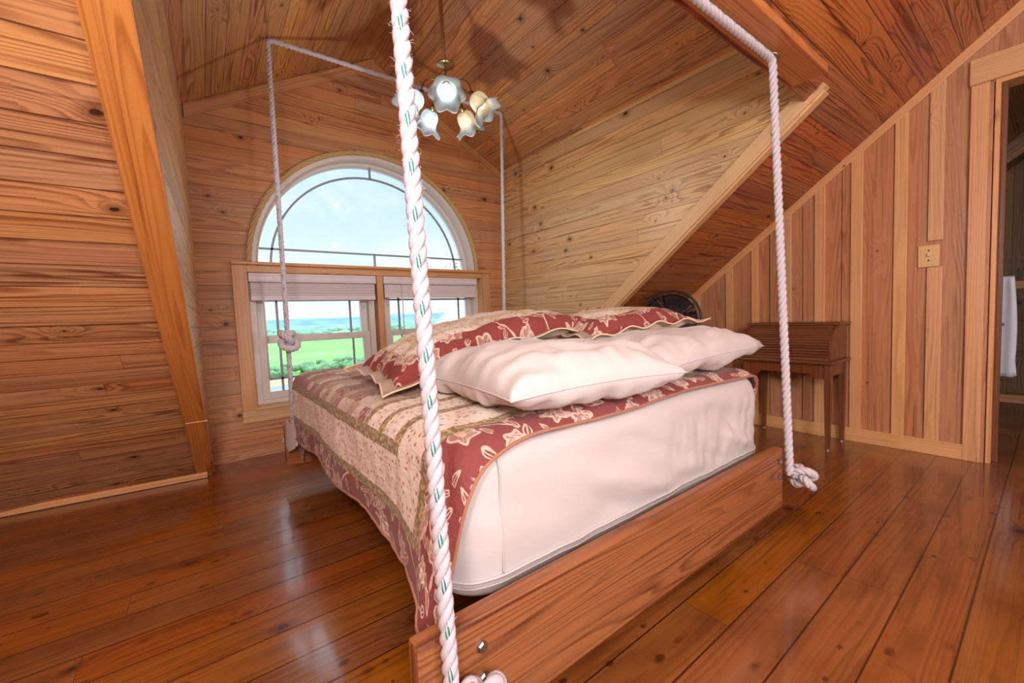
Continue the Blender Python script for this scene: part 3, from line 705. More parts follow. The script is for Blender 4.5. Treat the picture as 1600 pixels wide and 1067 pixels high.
def build_mattress():
    t = empty('mattress', (1.13, 1.67, .268), 'deep mattress in a creased white fitted sheet on the hanging bed', 'mattress')
    n = 760; mb = MB(); prof = []
    for k in range(7): a = PI/2*k/6; prof.append((-.055*(1-math.sin(a)), MZ0+.055*(1-math.cos(a))))
    for k in range(1, 40): prof.append((.006*math.sin(PI*k/40), MZ0+.055+(MZ1-MZ0-.055-.075)*k/40))
    for k in range(9): a = PI/2*k/8; prof.append((-.075*(1-math.cos(a)), MZ1-.075+.075*math.sin(a)))
    for ins in (.12, .2, .3, .45, .6, .7): prof.append((-ins, MZ1+.012*smooth01(ins/.5)))
    R = .125; base = rrect(MX0, MX1, MY0, MY1, R, n)
    pts = []
    for d, z in prof:
        row = []
        for p, nn in base:
            q = p+nn*d
            if d < -.1:  # pull towards the centre line for the flat top
                q = V((max(MX0-d, min(MX1+d, p.x)), max(MY0-d, min(MY1+d, p.y))))
            w = wrinkle((q.x, q.y, z), nn) if z > MZ0+.02 and d > -.09 else 0
            row.append(V((q.x+nn.x*w, q.y+nn.y*w, z)))
        pts.append(row)
    mb.grid(lambda a, b: pts[a][b], len(pts), n, None, False, True)
    mb.face([pts[0][b] for b in range(n)])
    mb.build('fitted_sheet', M['sheet'], t, smooth=True)
    # piping seam low on the side, and a stitched corner seam
    for zz, r in ((.332, .0032), (.318, .002)):
        pth = []
        for p, nn in rrect(MX0-.001, MX1+.001, MY0-.001, MY1+.001, R, 500):
            z = zz+.010*noise.noise((p.x*3, p.y*3, 1.0))+.006*noise.noise((p.x*11, p.y*11, 3.0)); w = wrinkle((p.x, p.y, z), nn)+.003
            pth.append(V((p.x+nn.x*w, p.y+nn.y*w, z)))
        MB().tube(pth, r, 6, closed=True).build('piping', M['sheet'], t, smooth=True)
    pth = []
    for k in range(40):
        z = .335+.26*k/39; x = .505+.004*noise.noise((0, z*9, 2)); w = wrinkle((x, MY0, z), V((0, -1)))
        pth.append(V((x, MY0-.005-w-(.0 if z < .55 else -.02*((z-.55)/.05)**2*.3), z)))
    MB().tube(pth, .0022, 6).build('corner_seam', M['sheet'], t, smooth=True)
    # loose corner of the sheet hanging out at the foot
    def P(a, b):
        u, v_ = a/14, b/14
        x = .352-.012*math.sin(u*PI)+.03*u - .01*v_; y = 2.655-.20*u; z = .375-(.165-.05*abs(u-.35))*v_*(1.0 if u < .9 else .9)+.006*math.sin(u*9)
        return V((x, y, z))
    o = MB().grid(P, 15, 15).build('loose_sheet_corner', M['sheet'], t, smooth=True)
    s = o.modifiers.new('thick', 'SOLIDIFY'); s.thickness = .004
build_mattress()

# quilt draped over the mattress
def build_quilt():
    RQ, RT = .105, .085; ztop = .650
    x0, x1, y0, y1 = MX0-.016, MX1+.014, MY0-.018, MY1+.018
    cx0, cx1, cy0, cy1 = x0+RQ, x1-RQ, y0+RQ, y1-RQ
    fx0, fx1 = x0-.311, x1+.20            # flat extents (long-side hems)
    fy0, fy1 = y0+.018, y1+.31
    nu, nv = 230, 250
    us = [k/(nu-1) for k in range(nu)]; vs = [k/(nv-1) for k in range(nv)]
    pos, uv1, uv2 = [], [], []
    for i in range(nu):
        for j in range(nv):
            u, v_ = us[i], vs[j]
            cor = smooth01((1.06-(fy0+(fy1-fy0)*v_))/.25)     # towards the head corner
            hemx = fx0-.055*cor+.012*math.sin(v_*23)*(1-cor)
            qx = hemx+(fx1-hemx)*u
            lift = .022*math.sin(qx*5.0+1)*smooth01((qx-.7)/.4)+.018*smooth01((qx-1.5)/.3)
            headfall = .13*smooth01((.62-qx)/.45)
            ymin = fy0-headfall+lift*.5
            qy = ymin+(fy1-ymin)*v_
            c = V((max(cx0, min(cx1, qx)), max(cy0, min(cy1, qy)))); dv = V((qx, qy))-c; d = dv.length
            dome = .030*smooth01((qx-x0)/.5)*smooth01((x1-qx)/.5)*smooth01((qy-y0+.1)/.5)*smooth01((y1-qy)/.45)
            puff = .0045*fbm(qx*7, qy*7, 1.0)+.003*fbm(qx*19, qy*19, 2.0)
            if d <= RQ-RT:
                p = V((qx, qy, ztop+dome+puff)); 
            else:
                dr = dv/d; e = d-(RQ-RT); ql = RT*PI/2
                if e < ql:
                    a = e/RT; out = RQ-RT+RT*math.sin(a); z = ztop-RT*(1-math.cos(a)); nz = math.cos(a); no = math.sin(a)
                else:
                    dd = e-ql; out = RQ; z = ztop-RT-dd; nz = 0; no = 1
                    cr = smooth01((1.05-qy)/.3)*smooth01((.6-qx)/.1)
                    fl = (.05+.10*cr)*dd - .28*dd*dd*(1-cr)
                    out += max(.0, fl) + (.007+.006*cr)*smooth01(dd/.15)*math.sin(qy*8+1.2)+.002*math.sin(qy*21)
                out += puff*no
                p = V((c.x+dr.x*out, c.y+dr.y*out, z+puff*nz+dome*max(0, nz)))
            pos.append(p); uv1.append((qx-fx0, qy-fy0)); uv2.append((fx1-qx, fy1-qy))
    me = bpy.data.meshes.new('quilt'); fs = []
    for i in range(nu-1):
        for j in range(nv-1): fs.append((i*nv+j, (i+1)*nv+j, (i+1)*nv+j+1, i*nv+j+1))
    me.from_pydata(pos, [], fs)
    for nm, d in (('UVMap', uv1), ('UVFar', uv2)):
        l = me.uv_layers.new(name=nm)
        for lp in me.loops: l.data[lp.index].uv = d[lp.vertex_index]
    for p in me.polygons: p.use_smooth = True
    me.materials.append(M['quilt'])
    o = bpy.data.objects.new('quilt', me); COL.objects.link(o)
    tag(o, 'burgundy, olive and cream floral patchwork quilt spread over the hanging bed', 'quilt')
    s = o.modifiers.new('thick', 'SOLIDIFY'); s.thickness = .008; s.offset = -1
    # bound edge along the head and long-side hem
    path = [pos[i*nv] for i in range(nu-1, -1, -1)] + [pos[j] for j in range(1, nv)]
    b = MB().tube([V(p) for p in path], .0045, 6).build('binding', fabricB, o, smooth=True)
fabricB = fabric('quilt_binding', rgb(176, 120, 92))
build_quilt()

# pillows
def pillow_mesh(L, W, T, seed, flange=0.0, wr=1.0, sag=None, n=64):
    """closed cushion; returns top grid and bottom grid callables in local coords"""
    m = int(n*W/L)+6
    def pt(a, b, side):
        u, v_ = -1+2*a/(n-1), -1+2*b/(m-1)
        fu = L/2; fv = W/2; inU = 1-flange/fu; inV = 1-flange/fv
        uu, vw = min(1, abs(u)/inU), min(1, abs(v_)/inV)
        body = (max(0, 1-uu**4.5)**.5)*(max(0, 1-vw**4.2)**.48)
        pin = 1-.055*(1-abs(u)**2)*abs(v_)**3; pin2 = 1-.07*(1-v_*v_)*abs(u)**3
        x = u*fu*pin2; y = v_*fv*pin
        e = max(uu, vw)
        w = wr*(.015*noise.noise((x*6+seed, y*14, side*3.0))*(.35+e) + .011*noise.noise((x*16+seed, y*24, side*5.0))*e**2)
        rad = wr*.005*noise.noise((math.atan2(v_, u)*5+seed, e*2, seed))*1.6*smooth01((e-.5)/.4)*(1-smooth01((e-.93)/.07))
        z = side*(T/2*body*(1.15 if side > 0 else .85)) + (w+rad)*body**.5*side
        if flange and e >= .999: z += .010*math.sin(u*13+seed)+.008*math.sin(v_*11+seed)
        return V((x, y, z))
    return n, m, pt
def make_pillow(name, label, L, W, T, loc, rz_, rx, ry_, seed, mat, matb, flange=0.0, bend=None, group=None, wr=1.0):
    n, m, pt = pillow_mesh(L, W, T, seed, flange, wr)
    Rm = Matrix.Rotation(rz_, 4, 'Z') @ Matrix.Rotation(rx, 4, 'X') @ Matrix.Rotation(ry_, 4, 'Y')
    def place(p):
        q = p.copy()
        if bend: q = bend(q)
        return V(loc) + (Rm @ q)
    o = empty(name, loc, label, 'pillow', group)
    def dedge(a, b):
        u, v_ = -1+2*a/(n-1), -1+2*b/(m-1); return min((1-abs(u))*L/2, (1-abs(v_))*W/2)
    parts = []
    for side, pm, nm in ((1, mat, 'cover_front' if mat is not matb else 'pillowcase'), (-1, matb, 'cover_back')):
        if mat is matb and side < 0: break
        mb = MB(); uvf = lambda a, b: ((a/(n-1)-.5)*L, (b/(m-1)-.5)*W)
        mb.grid(lambda a, b: place(pt(a, b, side)), n, m, uvf)
        if mat is matb: mb.grid(lambda a, b: place(pt(a, b, -1)), n, m, uvf)
        ob = mb.build(nm, pm, o, smooth=True); parts.append(ob)
        l2 = ob.data.uv_layers.new(name='UVFar'); l1 = ob.data.uv_layers['UVMap']
        for lp in ob.data.loops:
            x, y = l1.data[lp.index].uv; l2.data[lp.index].uv = (min(L/2-abs(x), W/2-abs(y)), 0)
    ring = [(a, 0) for a in range(n)]+[(n-1, b) for b in range(1, m)]+[(a, m-1) for a in range(n-2, -1, -1)]+[(0, b) for b in range(m-2, 0, -1)]
    MB().tube([place(pt(a, b, 1)*.5+pt(a, b, -1)*.5) for a, b in ring], .0035 if flange else .002, 6, closed=True).build('piping', M['piping'] if flange else mat, o, smooth=True)
    return o
def bendx(k, tip=0.0):
    def f(q): return V((q.x, q.y, q.z - k*q.x*q.x + tip*q.x))
    return f
D = math.radians
make_pillow('bed_pillow', 'white pillow at the near left of the bed, its corner over the quilt edge', .62, .60, .160, (.862, .985, .732), D(-5), D(0), D(0), 1.0, M['pillow'], M['pillow'], bend=bendx(.08), group='plain white pillows', wr=1.5)
make_pillow('bed_pillow', 'white pillow at the near right of the bed, pointed end toward the desk', .80, .50, .155, (1.53, 1.00, .737), D(2), D(0), D(-1), 5.0, M['pillow'], M['pillow'], bend=bendx(.03), group='plain white pillows', wr=1.5)
make_pillow('quilted_sham', 'floral quilted pillow sham lying on the left white pillow, corner trailing on the quilt', 1.04, .56, .13, (.985, 1.55, .838), D(-3), D(4), 0, 2.0, M['sham'], M['piping'], flange=.05, bend=bendx(.26, .17), group='quilted shams', wr=.8)
make_pillow('quilted_sham', 'floral quilted pillow sham nearest the black fan', .76, .50, .12, (1.63, 1.31, .858), D(-6), D(3), 0, 7.0, M['sham'], M['piping'], flange=.05, bend=bendx(.14, .06), group='quilted shams', wr=.8)

# ------------------------------------------------------------------ chandelier
HC = V((1.246, 2.2, 2.20))
ch = empty('chandelier', (1.232, 2.2, 2.99), 'small brass chandelier with tulip glass shades hung on a manila rope from the ridge', 'chandelier')
mb, _ = rope([V((1.228, 2.2, 2.995)), V((1.236, 2.2, 2.7)), V((1.240, 2.2, 2.408))], .013, .075, .006); mb.build('rope_cord', M['manila'], ch, smooth=True, weld=False)
MB().lathe([(0, .018), (.02, .016), (.052, .006), (.055, 0), (.052, -.004), (.02, -.008), (0, -.009)], (HC.x, HC.y, 2.395), (0, 0, 1), 32).build('canopy_plate', M['brass'], ch, smooth=True)
MB().lathe([(.006, .195), (.006, .055), (.012, .05), (.013, .035), (.026, .025), (.03, .0), (.024, -.025), (.012, -.04), (.008, -.055), (0, -.062)], HC, (0, 0, 1), 24).build('stem', M['brass'], ch, smooth=True)
a0 = math.atan2(-2.2, -1.232)
for k in range(5):
    az = a0+k*2*PI/5; d = V((math.cos(az), math.sin(az), 0)); up = V((0, 0, 1))
    pth = []
    for j in range(29):
        t = j/28; ang = PI*1.02*(1-t)
        pth.append(HC+d*(.085+.065*math.cos(ang)) + up*(.015+.085*math.sin(ang)))
    pth = [HC+d*.012+up*-.01]+pth
    MB().tube(pth, .0042, 8).build('arm', M['brass'], ch, smooth=True)
    cur = [HC+d*(.05+.03*(1-t*.6)*math.cos(5.2*t))+up*(-.035+.03*(1-t*.6)*math.sin(5.2*t)) for t in [j/20 for j in range(21)]]
    MB().tube(cur, .0028, 6).build('scroll', M['brass'], ch, smooth=True)
    tip = pth[-1]; ax = (d*.80-up).normalized()
    MB().lathe([(0, -.012), (.012, -.010), (.017, 0), (.019, .022), (.014, .026), (.014, .03)], tip, ax, 20).build('socket', M['brass'], ch, smooth=True)
    e1 = ax.cross(up).normalized(); e2 = ax.cross(e1); seg = 48
    prof = [(.016, .020), (.037, .026), (.050, .043), (.055, .066), (.053, .087), (.053, .104), (.060, .120), (.077, .135), (.094, .144)]
    def P(a, b):
        r, h = prof[a]; th = 2*PI*b/seg; f = smooth01((a-4)/4)
        return tip+ax*(h+.012*f*math.cos(6*th)) + (e1*math.cos(th)+e2*math.sin(th))*(r*(1+.10*f*math.cos(6*th+.5)))
    so = MB().grid(P, len(prof), seg, None, False, True).build('glass_shade', M['shade'], ch, smooth=True, sub=1)
    s = so.modifiers.new('thick', 'SOLIDIFY'); s.thickness = .002
    cool = k in (0, 4, 3)
    MB().lathe([(.010, .026), (.012, .045), (.022, .062), (.026, .080), (.022, .098), (.012, .108), (0, .111)], tip, ax, 20).build('bulb', M['cool' if cool else 'warm'], ch, smooth=True)

# ------------------------------------------------------------------ roll-top desk
dk = empty('roll_top_desk', (3.19, 1.07, 0), 'small dark oak roll-top desk on tapered legs against the batten wall', 'desk')
dx0, dx1, dy0, dy1 = 3.035, 3.345, .828, 1.335
for x in (dx0, dx1-.036):
    for y in (dy0, dy1-.036):
        mb = MB(); p = [(x, y), (x+.036, y), (x+.036, y+.036), (x, y+.036)]; cx, cy = x+.018, y+.018
        bt = [V((cx+(a-cx)*.66, cy+(b-cy)*.66, .008)) for a, b in p]; mi = [V((a, b, .40)) for a, b in p]; tp = [V((a, b, .538)) for a, b in p]; ro = random.random()*5
        for A, B, za, zb in ((bt, mi, 0, .4), (mi, tp, .4, .54)):
            for k in range(4): j = (k+1) % 4; mb.face([A[k], A[j], B[j], B[k]], [(za+ro, .04*k), (za+ro, .04*k+.036), (zb+ro, .04*k+.036), (zb+ro, .04*k)])
        mb.face(bt); mb.face(tp)
        lg = mb.build('leg', M['desk'], dk, bevel=.002)
        MB().lathe([(0, .012), (.010, .010), (.012, 0), (0, 0)], (cx, cy, 0), (0, 0, 1), 12).build('glide', M['metal'], lg)
def apron_poly(a0, a1):
    q = [(a0, .538), (a1, .538), (a1, .445)]
    for k in range(7): t = k/6; q.append((a1-.03-.04*math.sin(t*PI/2)*1.0, .445+.03*(1-math.cos(t*PI/2))))
    for k in range(7): t = 1-k/6; q.append((a0+.03+.04*math.sin(t*PI/2), .445+.03*(1-math.cos(t*PI/2))))
    q.append((a0, .445)); return q
MB().prism(apron_poly(dy0+.036, dy1-.036), 0, dx0+.006, dx0+.022).build('front_apron', M['desk'], dk, bevel=.001)
MB().bx(dx0+.036, dx1-.036, dy0+.006, dy0+.022, .462, .538).build('side_apron', M['desk'], dk); MB().bx(dx0+.036, dx1-.036, dy1-.022, dy1-.006, .462, .538).build('side_apron', M['desk'], dk)
MB().bx(dx0-.028, dx1+.012, dy0-.022, dy1+.022, .538, .558).build('writing_top', M['desk'], dk, bevel=.006)
cv = [(dx0+.012, .558)]+[(dx0+.012+.135*(1-math.cos(t*PI/2)), .558+.04+.175*math.sin(t*PI/2)) for t in [k/12 for k in range(13)]]
for y0, y1 in ((dy0, dy0+.016), (dy1-.016, dy1)):
    MB().prism([(a, b) for a, b in cv]+[(dx1, .773), (dx1, .558)], 1, y0, y1).build('side_panel', M['desk'], dk, bevel=.001)
# tambour: a run of half-round slats following the curve
pts = resample([V((a+.010, 0, b)) for a, b in cv[:-1]]+[V((cv[-1][0]+.01, 0, cv[-1][1]-.006))], .003); mb = MB(); Lt = len(pts)
def PT(a, b):
    p = pts[a]; q = pts[min(a+1, Lt-1)]-pts[max(a-1, 0)]; nrm = V((-q.z, 0, q.x)).normalized()
    k = (a % 6)/6; h = .008*math.sqrt(max(0, 1-(2*k-1)**2))
    r = p+nrm*h; return V((r.x, dy0+.016 if b == 0 else dy1-.016, r.z))
mb.grid(PT, Lt, 2, lambda a, b: (b*.47, a*.0031)); tb = mb.build('tambour', M['desk'], dk)
s = tb.modifiers.new('thick', 'SOLIDIFY'); s.thickness = .008
MB().bx(dx0+.005, dx0+.02, dy0+.016, dy1-.016, .558, .577).build('tambour_lift', M['desk'], dk, bevel=.002)
MB().bx(dx0+.115, dx1+.014, dy0-.02, dy1+.02, .773, .792).build('top_board', M['desk'], dk, bevel=.005)
MB().bx(dx1-.012, dx1, dy0+.016, dy1-.016, .558, .773).build('back_panel', M['desk'], dk)

# ------------------------------------------------------------------ pedestal fan
FC = V((2.72, 1.70, .845)); fn = V((-.85, -.50, .10)).normalized()
fan = empty('pedestal_fan', (FC.x+.08, FC.y+.05, 0), 'black pedestal fan with a round wire grille behind the pillows', 'fan')
e1 = fn.cross(V((0, 0, 1))).normalized(); e2 = e1.cross(fn)*1
RF = .205
ringp = lambda r, h: [FC+fn*h+(e1*math.cos(2*PI*k/64)+e2*math.sin(2*PI*k/64))*r for k in range(64)]
MB().tube(ringp(RF, 0), .0075, 8, closed=True).build('grille_rim', M['black'], fan, smooth=True)
for sg, nm in ((1, 'front_grille'), (-1, 'rear_grille')):
    mb = MB()
    for k in range(88):
        a = 2*PI*k/88; d = e1*math.cos(a)+e2*math.sin(a)
        mb.tube([FC+d*.04+fn*sg*.062, FC+d*.10+fn*sg*.058, FC+d*.16+fn*sg*.042, FC+d*RF], .0013, 4, cap=False)
    for r, h in ((.06, .061), (.09, .059), (.12, .053), (.15, .045), (.18, .027)): mb.tube(ringp(r, sg*h), .0014, 4, closed=True)
    mb.build(nm, M['black'], fan, smooth=True)
MB().lathe([(0, .066), (.038, .064), (.042, .058), (0, .056)], FC, fn, 28).build('centre_badge', M['black'], fan, smooth=True)
for k in range(4):
    a0_ = 2*PI*k/4+.4
    def PB(a, b):
        r = .03+.15*a/10; w = 1.25-.25*a/10; th = a0_+(b/10-.5)*w*1.4; h = .022*(b/10-.5)*2*(1-.2*a/10)
        return FC+fn*h+(e1*math.cos(th)+e2*math.sin(th))*r
    ob = MB().grid(PB, 11, 11).build('blade', M['smoke'], fan, smooth=True)
    s = ob.modifiers.new('thick', 'SOLIDIFY'); s.thickness = .002
MB().lathe([(0, .02), (.03, .02), (.034, 0), (.03, -.02), (0, -.02)], FC, fn, 20).build('hub', M['black'], fan, smooth=True)
MB().lathe([(0, -.15), (.04, -.145), (.06, -.11), (.062, -.07), (.05, -.062), (0, -.06)], FC, fn, 24).build('motor_housing', M['black'], fan, smooth=True)
pp = FC-fn*.11
MB().tube([V((pp.x, pp.y, .02)), V((pp.x, pp.y, pp.z-.04))], .012, 12).build('pole', M['black'], fan, smooth=True)
MB().lathe([(0, .03), (.03, .028), (.12, .012), (.15, .006), (.15, 0), (0, 0)], (pp.x, pp.y, 0), (0, 0, 1), 36).build('base', M['black'], fan, smooth=True)

# ------------------------------------------------------------------ switch
sw = empty('light_switch', (XR-.012, .462, 1.16), 'square maple switch plate with one toggle between the batten pieces', 'light switch')
MB().bx(XR-.014, XR-.001, .418, .506, 1.098, 1.222).build('cover_plate', M['plate'], sw, bevel=.002)
MB().box((XR-.020, .462, 1.166), (.016, .008, .018), Matrix.Rotation(.35, 3, 'Y')).build('toggle', M['piping'], sw, bevel=.001)
for z in (1.135, 1.192): MB().lathe([(0, -.003), (.004, -.002), (.0042, 0), (0, 0)], (XR-.014, .462, z), (1, 0, 0), 12).build('screw', M['dark'], sw)

# ------------------------------------------------------------------ room beyond the doorway
X2 = XR+.12
slab((XR2-.1, 0, 0), (0, 0, 1), (0, 1, 0), [[(-.05, 3.3), (3.3, -1.0), (3.3, -3.0), (-.05, -3.0)]], .08).build('wall_far_room', M['darkroom'], kind='structure')
slab((0, 3.0, 0), (1, 0, 0), (0, -1, RS), [[(X2, -.1), (XR2, -.1), (XR2, top+.4), (X2, top+.4)]], .08).build('ceiling', M['darkroom'], kind='structure')
slab((0, -3.0, 0), (-1, 0, 0), (0, 0, 1), [[(-XR2, -.05), (-X2, -.05), (-X2, 3.2), (-XR2, 3.2)]], .08).build('wall_side_room', M['darkroom'], kind='structure')
slab((0, -3.0, 3.5), (1, 0, 0), (0, -1, 0), [[(X2, -3.4), (XR2, -3.4), (XR2, .1), (X2, .1)]], .08).build('ceiling', M['darkroom'], kind='structure')
for x, y0, y1 in ((5.2, 2.2, -.6),):
    mb = MB(); a = V((x, y0, 3.0-RS*y0-.75)); b = V((x, y1, 3.0-RS*y1-.75))
    mb.box((a+b)/2, (.05, (a-b).length, .12), Matrix.Rotation(math.atan2(b.z-a.z, -(y0-y1))+PI, 3, 'X')); trim(mb, M['darkroom'])
rk = empty('towel_rack', (4.2, .15, 0), 'dim wooden rack with crosspieces in the room beyond the doorway', 'rack')
for y in (-.35, .30): MB().bx(4.18, 4.22, y-.02, y+.02, 0, 1.02).build('post', M['darkroom'], rk, bevel=.003)
for z in (.24, .98): MB().bx(4.185, 4.215, -.33, .28, z-.025, z+.025).build('crosspiece', M['darkroom'], rk, bevel=.003)
MB().bx(4.08, 4.32, .28, .32, 0, .04).build('foot', M['darkroom'], rk, bevel=.003); MB().bx(4.08, 4.32, -.37, -.33, 0, .04).build('foot', M['darkroom'], rk, bevel=.003)
def PW(a, b):
    u, t = a/16, b/40; y = .262-.085*u-.02*abs(t-.5)*u; 
    L = (t-.5)*1.36
    if abs(L) < .06: ang = L/.06*PI/2; x = 4.20+.034*math.sin(ang); z = 1.008+.034*math.cos(ang)
    else: s_ = 1 if L > 0 else -1; x = 4.20+s_*.034+s_*.01*math.sin(u*9+t*3); z = 1.008-(abs(L)-.06)
    return V((x, y+.012*math.sin(t*7+u*3), z))
tw = MB().grid(PW, 17, 41).build('hanging_towel', M['towel'], smooth=True)
tag(tw, 'white cloth with red and blue print hanging just inside the dark doorway', 'towel')
s = tw.modifiers.new('thick', 'SOLIDIFY'); s.thickness = .006

# ------------------------------------------------------------------ outside
def lmat(name, c1, c2, scale, rough=.9):
    g = N(name); p = g.obj(); c = g.mix(g.mr(g.noise(p, scale, 5), .35, .65), c1, c2); g.bsdf(c, rough); return g.mat
GZ = -30
mb = MB(); mb.face([V((-400, 20, GZ)), V((900, 20, GZ)), V((900, 242, GZ)), V((-400, 242, GZ))]); mb.build('river', plain('river_water', rgb(120, 130, 136), .25), kind='structure')
mb = MB(); mb.face([V((-400, 242, GZ)), V((900, 242, GZ)), V((900, 272, GZ+.5)), V((-400, 272, GZ+.5))]); mb.build('river_bank', lmat('sandy_bank', rgb(160, 140, 110), rgb(136, 126, 94), .1), kind='structure')
mb = MB(); mb.face([V((-900, 272, GZ+.5)), V((1800, 272, GZ+.5)), V((1800, 1000, GZ+2)), V((-900, 1000, GZ+2))]); mb.build('field', lmat('green_field', rgb(96, 150, 62), rgb(112, 164, 78), .012), kind='structure')
mb = MB(); mb.face([V((-2500, 1000, GZ+2)), V((4000, 1000, GZ+2)), V((4000, 4200, GZ+6)), V((-2500, 4200, GZ+6))]); mb.build('valley_floor', lmat('mixed_valley', rgb(92, 130, 98), rgb(132, 160, 124), .006), kind='structure')
def ridge(name, y, h0, amp, col1, col2, sc, seed, dep=500):
    mb = MB(); n = 90; x0, x1 = -3000, 5200
    prof = [0, .35, .7, .92, 1, .9]
    def P(a, b):
        x = x0+(x1-x0)*a/(n-1); h = h0+amp*fbm(x/900+seed, seed)+amp*.25*noise.noise((x/150, seed, 0))
        return V((x, y+dep*b/5, GZ+4+h*prof[b]*(1+.06*noise.noise((x/90, b*1.3, seed)))))
    mb.grid(P, n, 6); return mb.build(name, lmat(name+'_woods', col1, col2, sc), kind='structure', smooth=True)
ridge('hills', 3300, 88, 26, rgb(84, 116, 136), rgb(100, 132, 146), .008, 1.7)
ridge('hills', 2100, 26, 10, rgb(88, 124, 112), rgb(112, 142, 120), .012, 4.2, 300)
# bushes along the near river bank: one mass of foliage nobody could count
mb = MB()
ico = bmesh.new(); bmesh.ops.create_icosphere(ico, subdivisions=1, radius=1); iv = [v.co.copy() for v in ico.verts]; jf = [[v.index for v in f.verts] for f in ico.faces]; ico.free()
def blob(mb, c, r, sq=.8, k=.35):
    i = len(mb.v)
    for v in iv: mb.v.append(tuple(V(c)+V((v.x, v.y, v.z*sq))*r*(1+k*noise.noise(v*1.7+V(c)*.37))))
    for f in jf: mb.f.append(tuple(a+i for a in f)); mb.uv.append([(0, 0)]*3)
for k in range(420):
    x = -60+330*random.random(); y = 276+46*random.random()**1.5
    if noise.noise((x/14, y/14, 3)) > -.25: blob(mb, (x, y, GZ+1.5+2.5*random.random()), 2.2+2.6*random.random())
leafm = lmat('riverside_foliage', rgb(70, 108, 70), rgb(104, 138, 92), .5)
o = mb.build('riverside_bushes', leafm, smooth=True, kind='stuff', weld=False); tag(o, 'bushy green trees along the far river bank seen through the left-hand window', 'bushes')
mb = MB()
for k in range(700):
    x = -350+1500*random.random(); y = 1000+900*random.random(); 
    if noise.noise((x/120, y/160, 7)) > .0: blob(mb, (x, y, GZ+5), 9+12*random.random(), .7)
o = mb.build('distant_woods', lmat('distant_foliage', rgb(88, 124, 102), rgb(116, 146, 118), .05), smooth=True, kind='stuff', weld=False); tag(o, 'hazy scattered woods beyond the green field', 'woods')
# neighbouring roof of the same house seen through the right-hand window
def shingles():
    g = N('grey_shingles'); o = g.sep(g.uv()); u, v = o[0], o[1]
    row = g.m('FLOOR', g.m('DIVIDE', v, .19)); vl = g.m('FRACT', g.m('DIVIDE', v, .19))
    uu = g.m('ADD', g.m('DIVIDE', u, .3), g.m('MULTIPLY', g.m('MODULO', row, 2.0), .5)); r, _ = g.white(g.xyz(g.m('FLOOR', uu), row, 1.0))
    c = g.mix(r, rgb(164, 154, 142), rgb(184, 175, 164)); c = g.mix(g.m('MULTIPLY', g.mr(vl, .2, .0, 0, 1), g.m('MULTIPLY_ADD', r, .7, .3)), c, rgb(92, 82, 74))
    g.bsdf(c, .9); return g.mat
k6 = .6; P1 = V((3.376, 8, .334)); rp = lambda x, y: V((x, y, P1.z+k6*(y-8)))
mb = MB(); SK = math.hypot(1, k6)
pl = [(2.9, 7.66), (9.5, 7.66), (9.5, 11.4), (7.64, 11.4)]
top_ = [rp(*q) for q in pl]; bot_ = [q-V((0, 0, .25)) for q in top_]
mb.face(top_, [(q[0], q[1]*SK) for q in pl]); mb.face(bot_[::-1])
for a in range(4): b = (a+1) % 4; mb.face([top_[a], bot_[a], bot_[b], top_[b]])
# hip side and far slope so the roof is a solid
mb.face([top_[0], top_[3], V((7.0, 15, top_[0].z-.2))]); mb.face([top_[3], top_[2], V((9.5, 15.5, top_[0].z)), V((7.0, 15, top_[0].z-.2))])
nr = mb.build('roof', shingles(), kind='structure')
slab((0, 7.75, 0), (1, 0, 0), (0, 0, 1), [[(3.1, -6), (9.4, -6), (9.4, -.02), (3.1, -.02)]], .2).build('wall_outbuilding', M['vinyl'], kind='structure')
# leafy branch tip reaching over that roof
tree = empty('tree', (6.6, 11, -6), 'green leafy tree with a branch tip showing above the grey roof', 'tree')
tips = [V((5.75, 9.2, 1.72)), V((6.0, 9.4, 1.95)), V((6.3, 9.7, 1.85)), V((6.5, 9.9, 2.1))]
MB().tube(resample([V((7.6, 12.2, -6)), V((7.5, 12.1, 1.0)), V((7.3, 11.6, 1.9))], .4), lambda k: .16-.006*k, 8).build('trunk', M['darkroom'], tree, smooth=True)
mb = MB(); mb.tube([V((7.3, 11.6, 1.9)), V((6.7, 10.3, 2.2)), V((6.1, 9.5, 1.95)), V((5.6, 9.05, 1.66))], lambda k: .06-.014*k, 6)
mb.build('branch', M['darkroom'], tree, smooth=True)
mb = MB()
for k in range(900):
    t = random.random(); p = V((5.35, 8.85, 1.62)).lerp(V((7.6, 12.0, 2.6)), t**1.1) + V((random.gauss(0, .2+.35*t), random.gauss(0, .3), random.gauss(0, .10+.35*t)))
    d1 = V((random.gauss(0, 1), random.gauss(0, 1), random.gauss(0, .6))).normalized(); d2 = d1.cross(V((random.gauss(0, 1), random.gauss(0, 1), 1))).normalized(); L = .05+.04*random.random()
    mb.face([p, p+d1*L*.5+d2*L*.3, p+d1*L, p+d1*L*.5-d2*L*.3])
lf = mb.build('foliage', lmat('tree_leaves', rgb(84, 128, 56), rgb(116, 158, 78), 3.0), tree, weld=False); lf['kind'] = 'stuff'

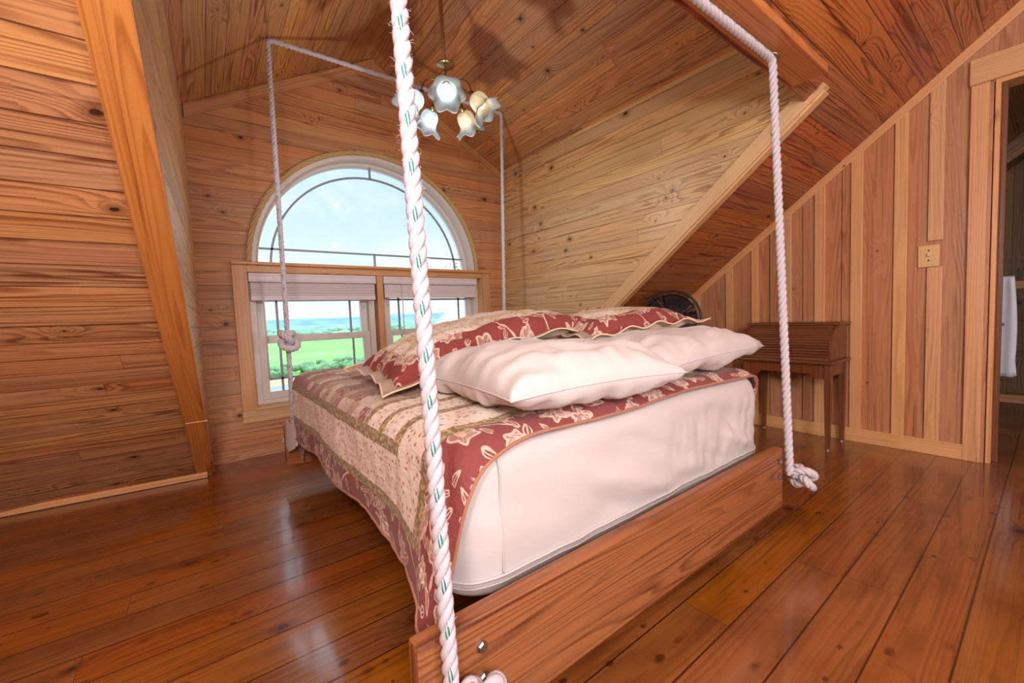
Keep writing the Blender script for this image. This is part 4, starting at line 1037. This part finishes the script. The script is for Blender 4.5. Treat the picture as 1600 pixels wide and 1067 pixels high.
# ------------------------------------------------------------------ world, lights
w = bpy.data.worlds.new('World'); S.world = w; w.use_nodes = True; t = w.node_tree; t.nodes.clear()
wn = N.__new__(N); wn.t = t
out = t.nodes.new('ShaderNodeOutputWorld'); bg = t.nodes.new('ShaderNodeBackground')
dirv = t.nodes.new('ShaderNodeTexCoord').outputs['Generated']; ds = wn.sep(dirv); el = ds[2]
sky = wn.ramp(wn.m('MULTIPLY_ADD', el, .5, .5), [(.0, rgb(170, 190, 180)), (.497, rgb(226, 238, 240)), (.53, rgb(224, 240, 246)), (.62, rgb(196, 224, 242)), (1, rgb(170, 210, 240))])
cv_ = wn.xyz(wn.m('DIVIDE', ds[0], wn.m('ADD', wn.m('MAXIMUM', el, 0.0), .16)), wn.m('DIVIDE', ds[1], wn.m('ADD', wn.m('MAXIMUM', el, 0.0), .16)), 0.0)
cl_ = wn.mr(wn.noise(cv_, .75, 6, .55, .3), .42, .62)
skyc = wn.mix(wn.m('MULTIPLY', cl_, .85), sky, rgb(240, 247, 250))
wn.put(bg.inputs[0], skyc); wn.put(bg.inputs[1], wn.mr(el, .36, .7, 1.2, 6.0)); t.links.new(bg.outputs[0], out.inputs[0])

def light(name, ty, loc, energy, col=(1, 1, 1), **kw):
    l = bpy.data.lights.new(name, ty); l.energy = energy; l.color = col
    for k, v in kw.items(): setattr(l, k, v)
    o = bpy.data.objects.new(name, l); COL.objects.link(o); o.location = loc; return o
sun = light('sun', 'SUN', (0, -20, 30), 2.2, (1, .97, .92), angle=.02); sun.data.energy = .6; sun.rotation_euler = (D(38), 0, D(-20))
light('flash', 'POINT', (-.35, -.15, 1.50), 44, (.95, .98, 1), shadow_soft_size=.10)
light('room_lamp', 'POINT', (-.4, -1.4, 1.75), 165, (.95, .97, 1), shadow_soft_size=.3)
light('dormer_fill', 'POINT', (.76, -1.4, 1.0), 58, (.96, .98, 1), shadow_soft_size=.15)  # added fill from behind the camera to brighten the dormer, no actual lamp
light('chandelier_glow', 'POINT', (1.24, 2.2, 1.78), 11, (1, .96, .9), shadow_soft_size=.02)

# ------------------------------------------------------------------ camera
cam = bpy.data.cameras.new('camera'); cam.sensor_width = 36; cam.lens = 643.5/1600*36; cam.clip_start = .02; cam.clip_end = 9000
co = bpy.data.objects.new('camera', cam); COL.objects.link(co); S.camera = co
Rw = ((0.7975501196, -0.6018785740, -0.0406938433), (-0.0688769004, -0.0238373141, -0.9973403406), (0.5993077501, 0.7982317738, -0.0604669833))
r, dn, fw = (V(q).normalized() for q in Rw)
m3 = Matrix((r, -dn, -fw)).transposed(); co.matrix_world = Matrix.Translation((0, 0, .91)) @ m3.to_4x4()
S.view_settings.view_transform = 'Standard'; S.view_settings.look = 'None'; S.view_settings.gamma = 1; S.view_settings.exposure = .14; S.view_settings.use_curve_mapping = False
S.render.film_transparent = False
S.cycles.max_bounces = 8; S.cycles.transparent_max_bounces = 16
S.cycles.sample_clamp_indirect = 6
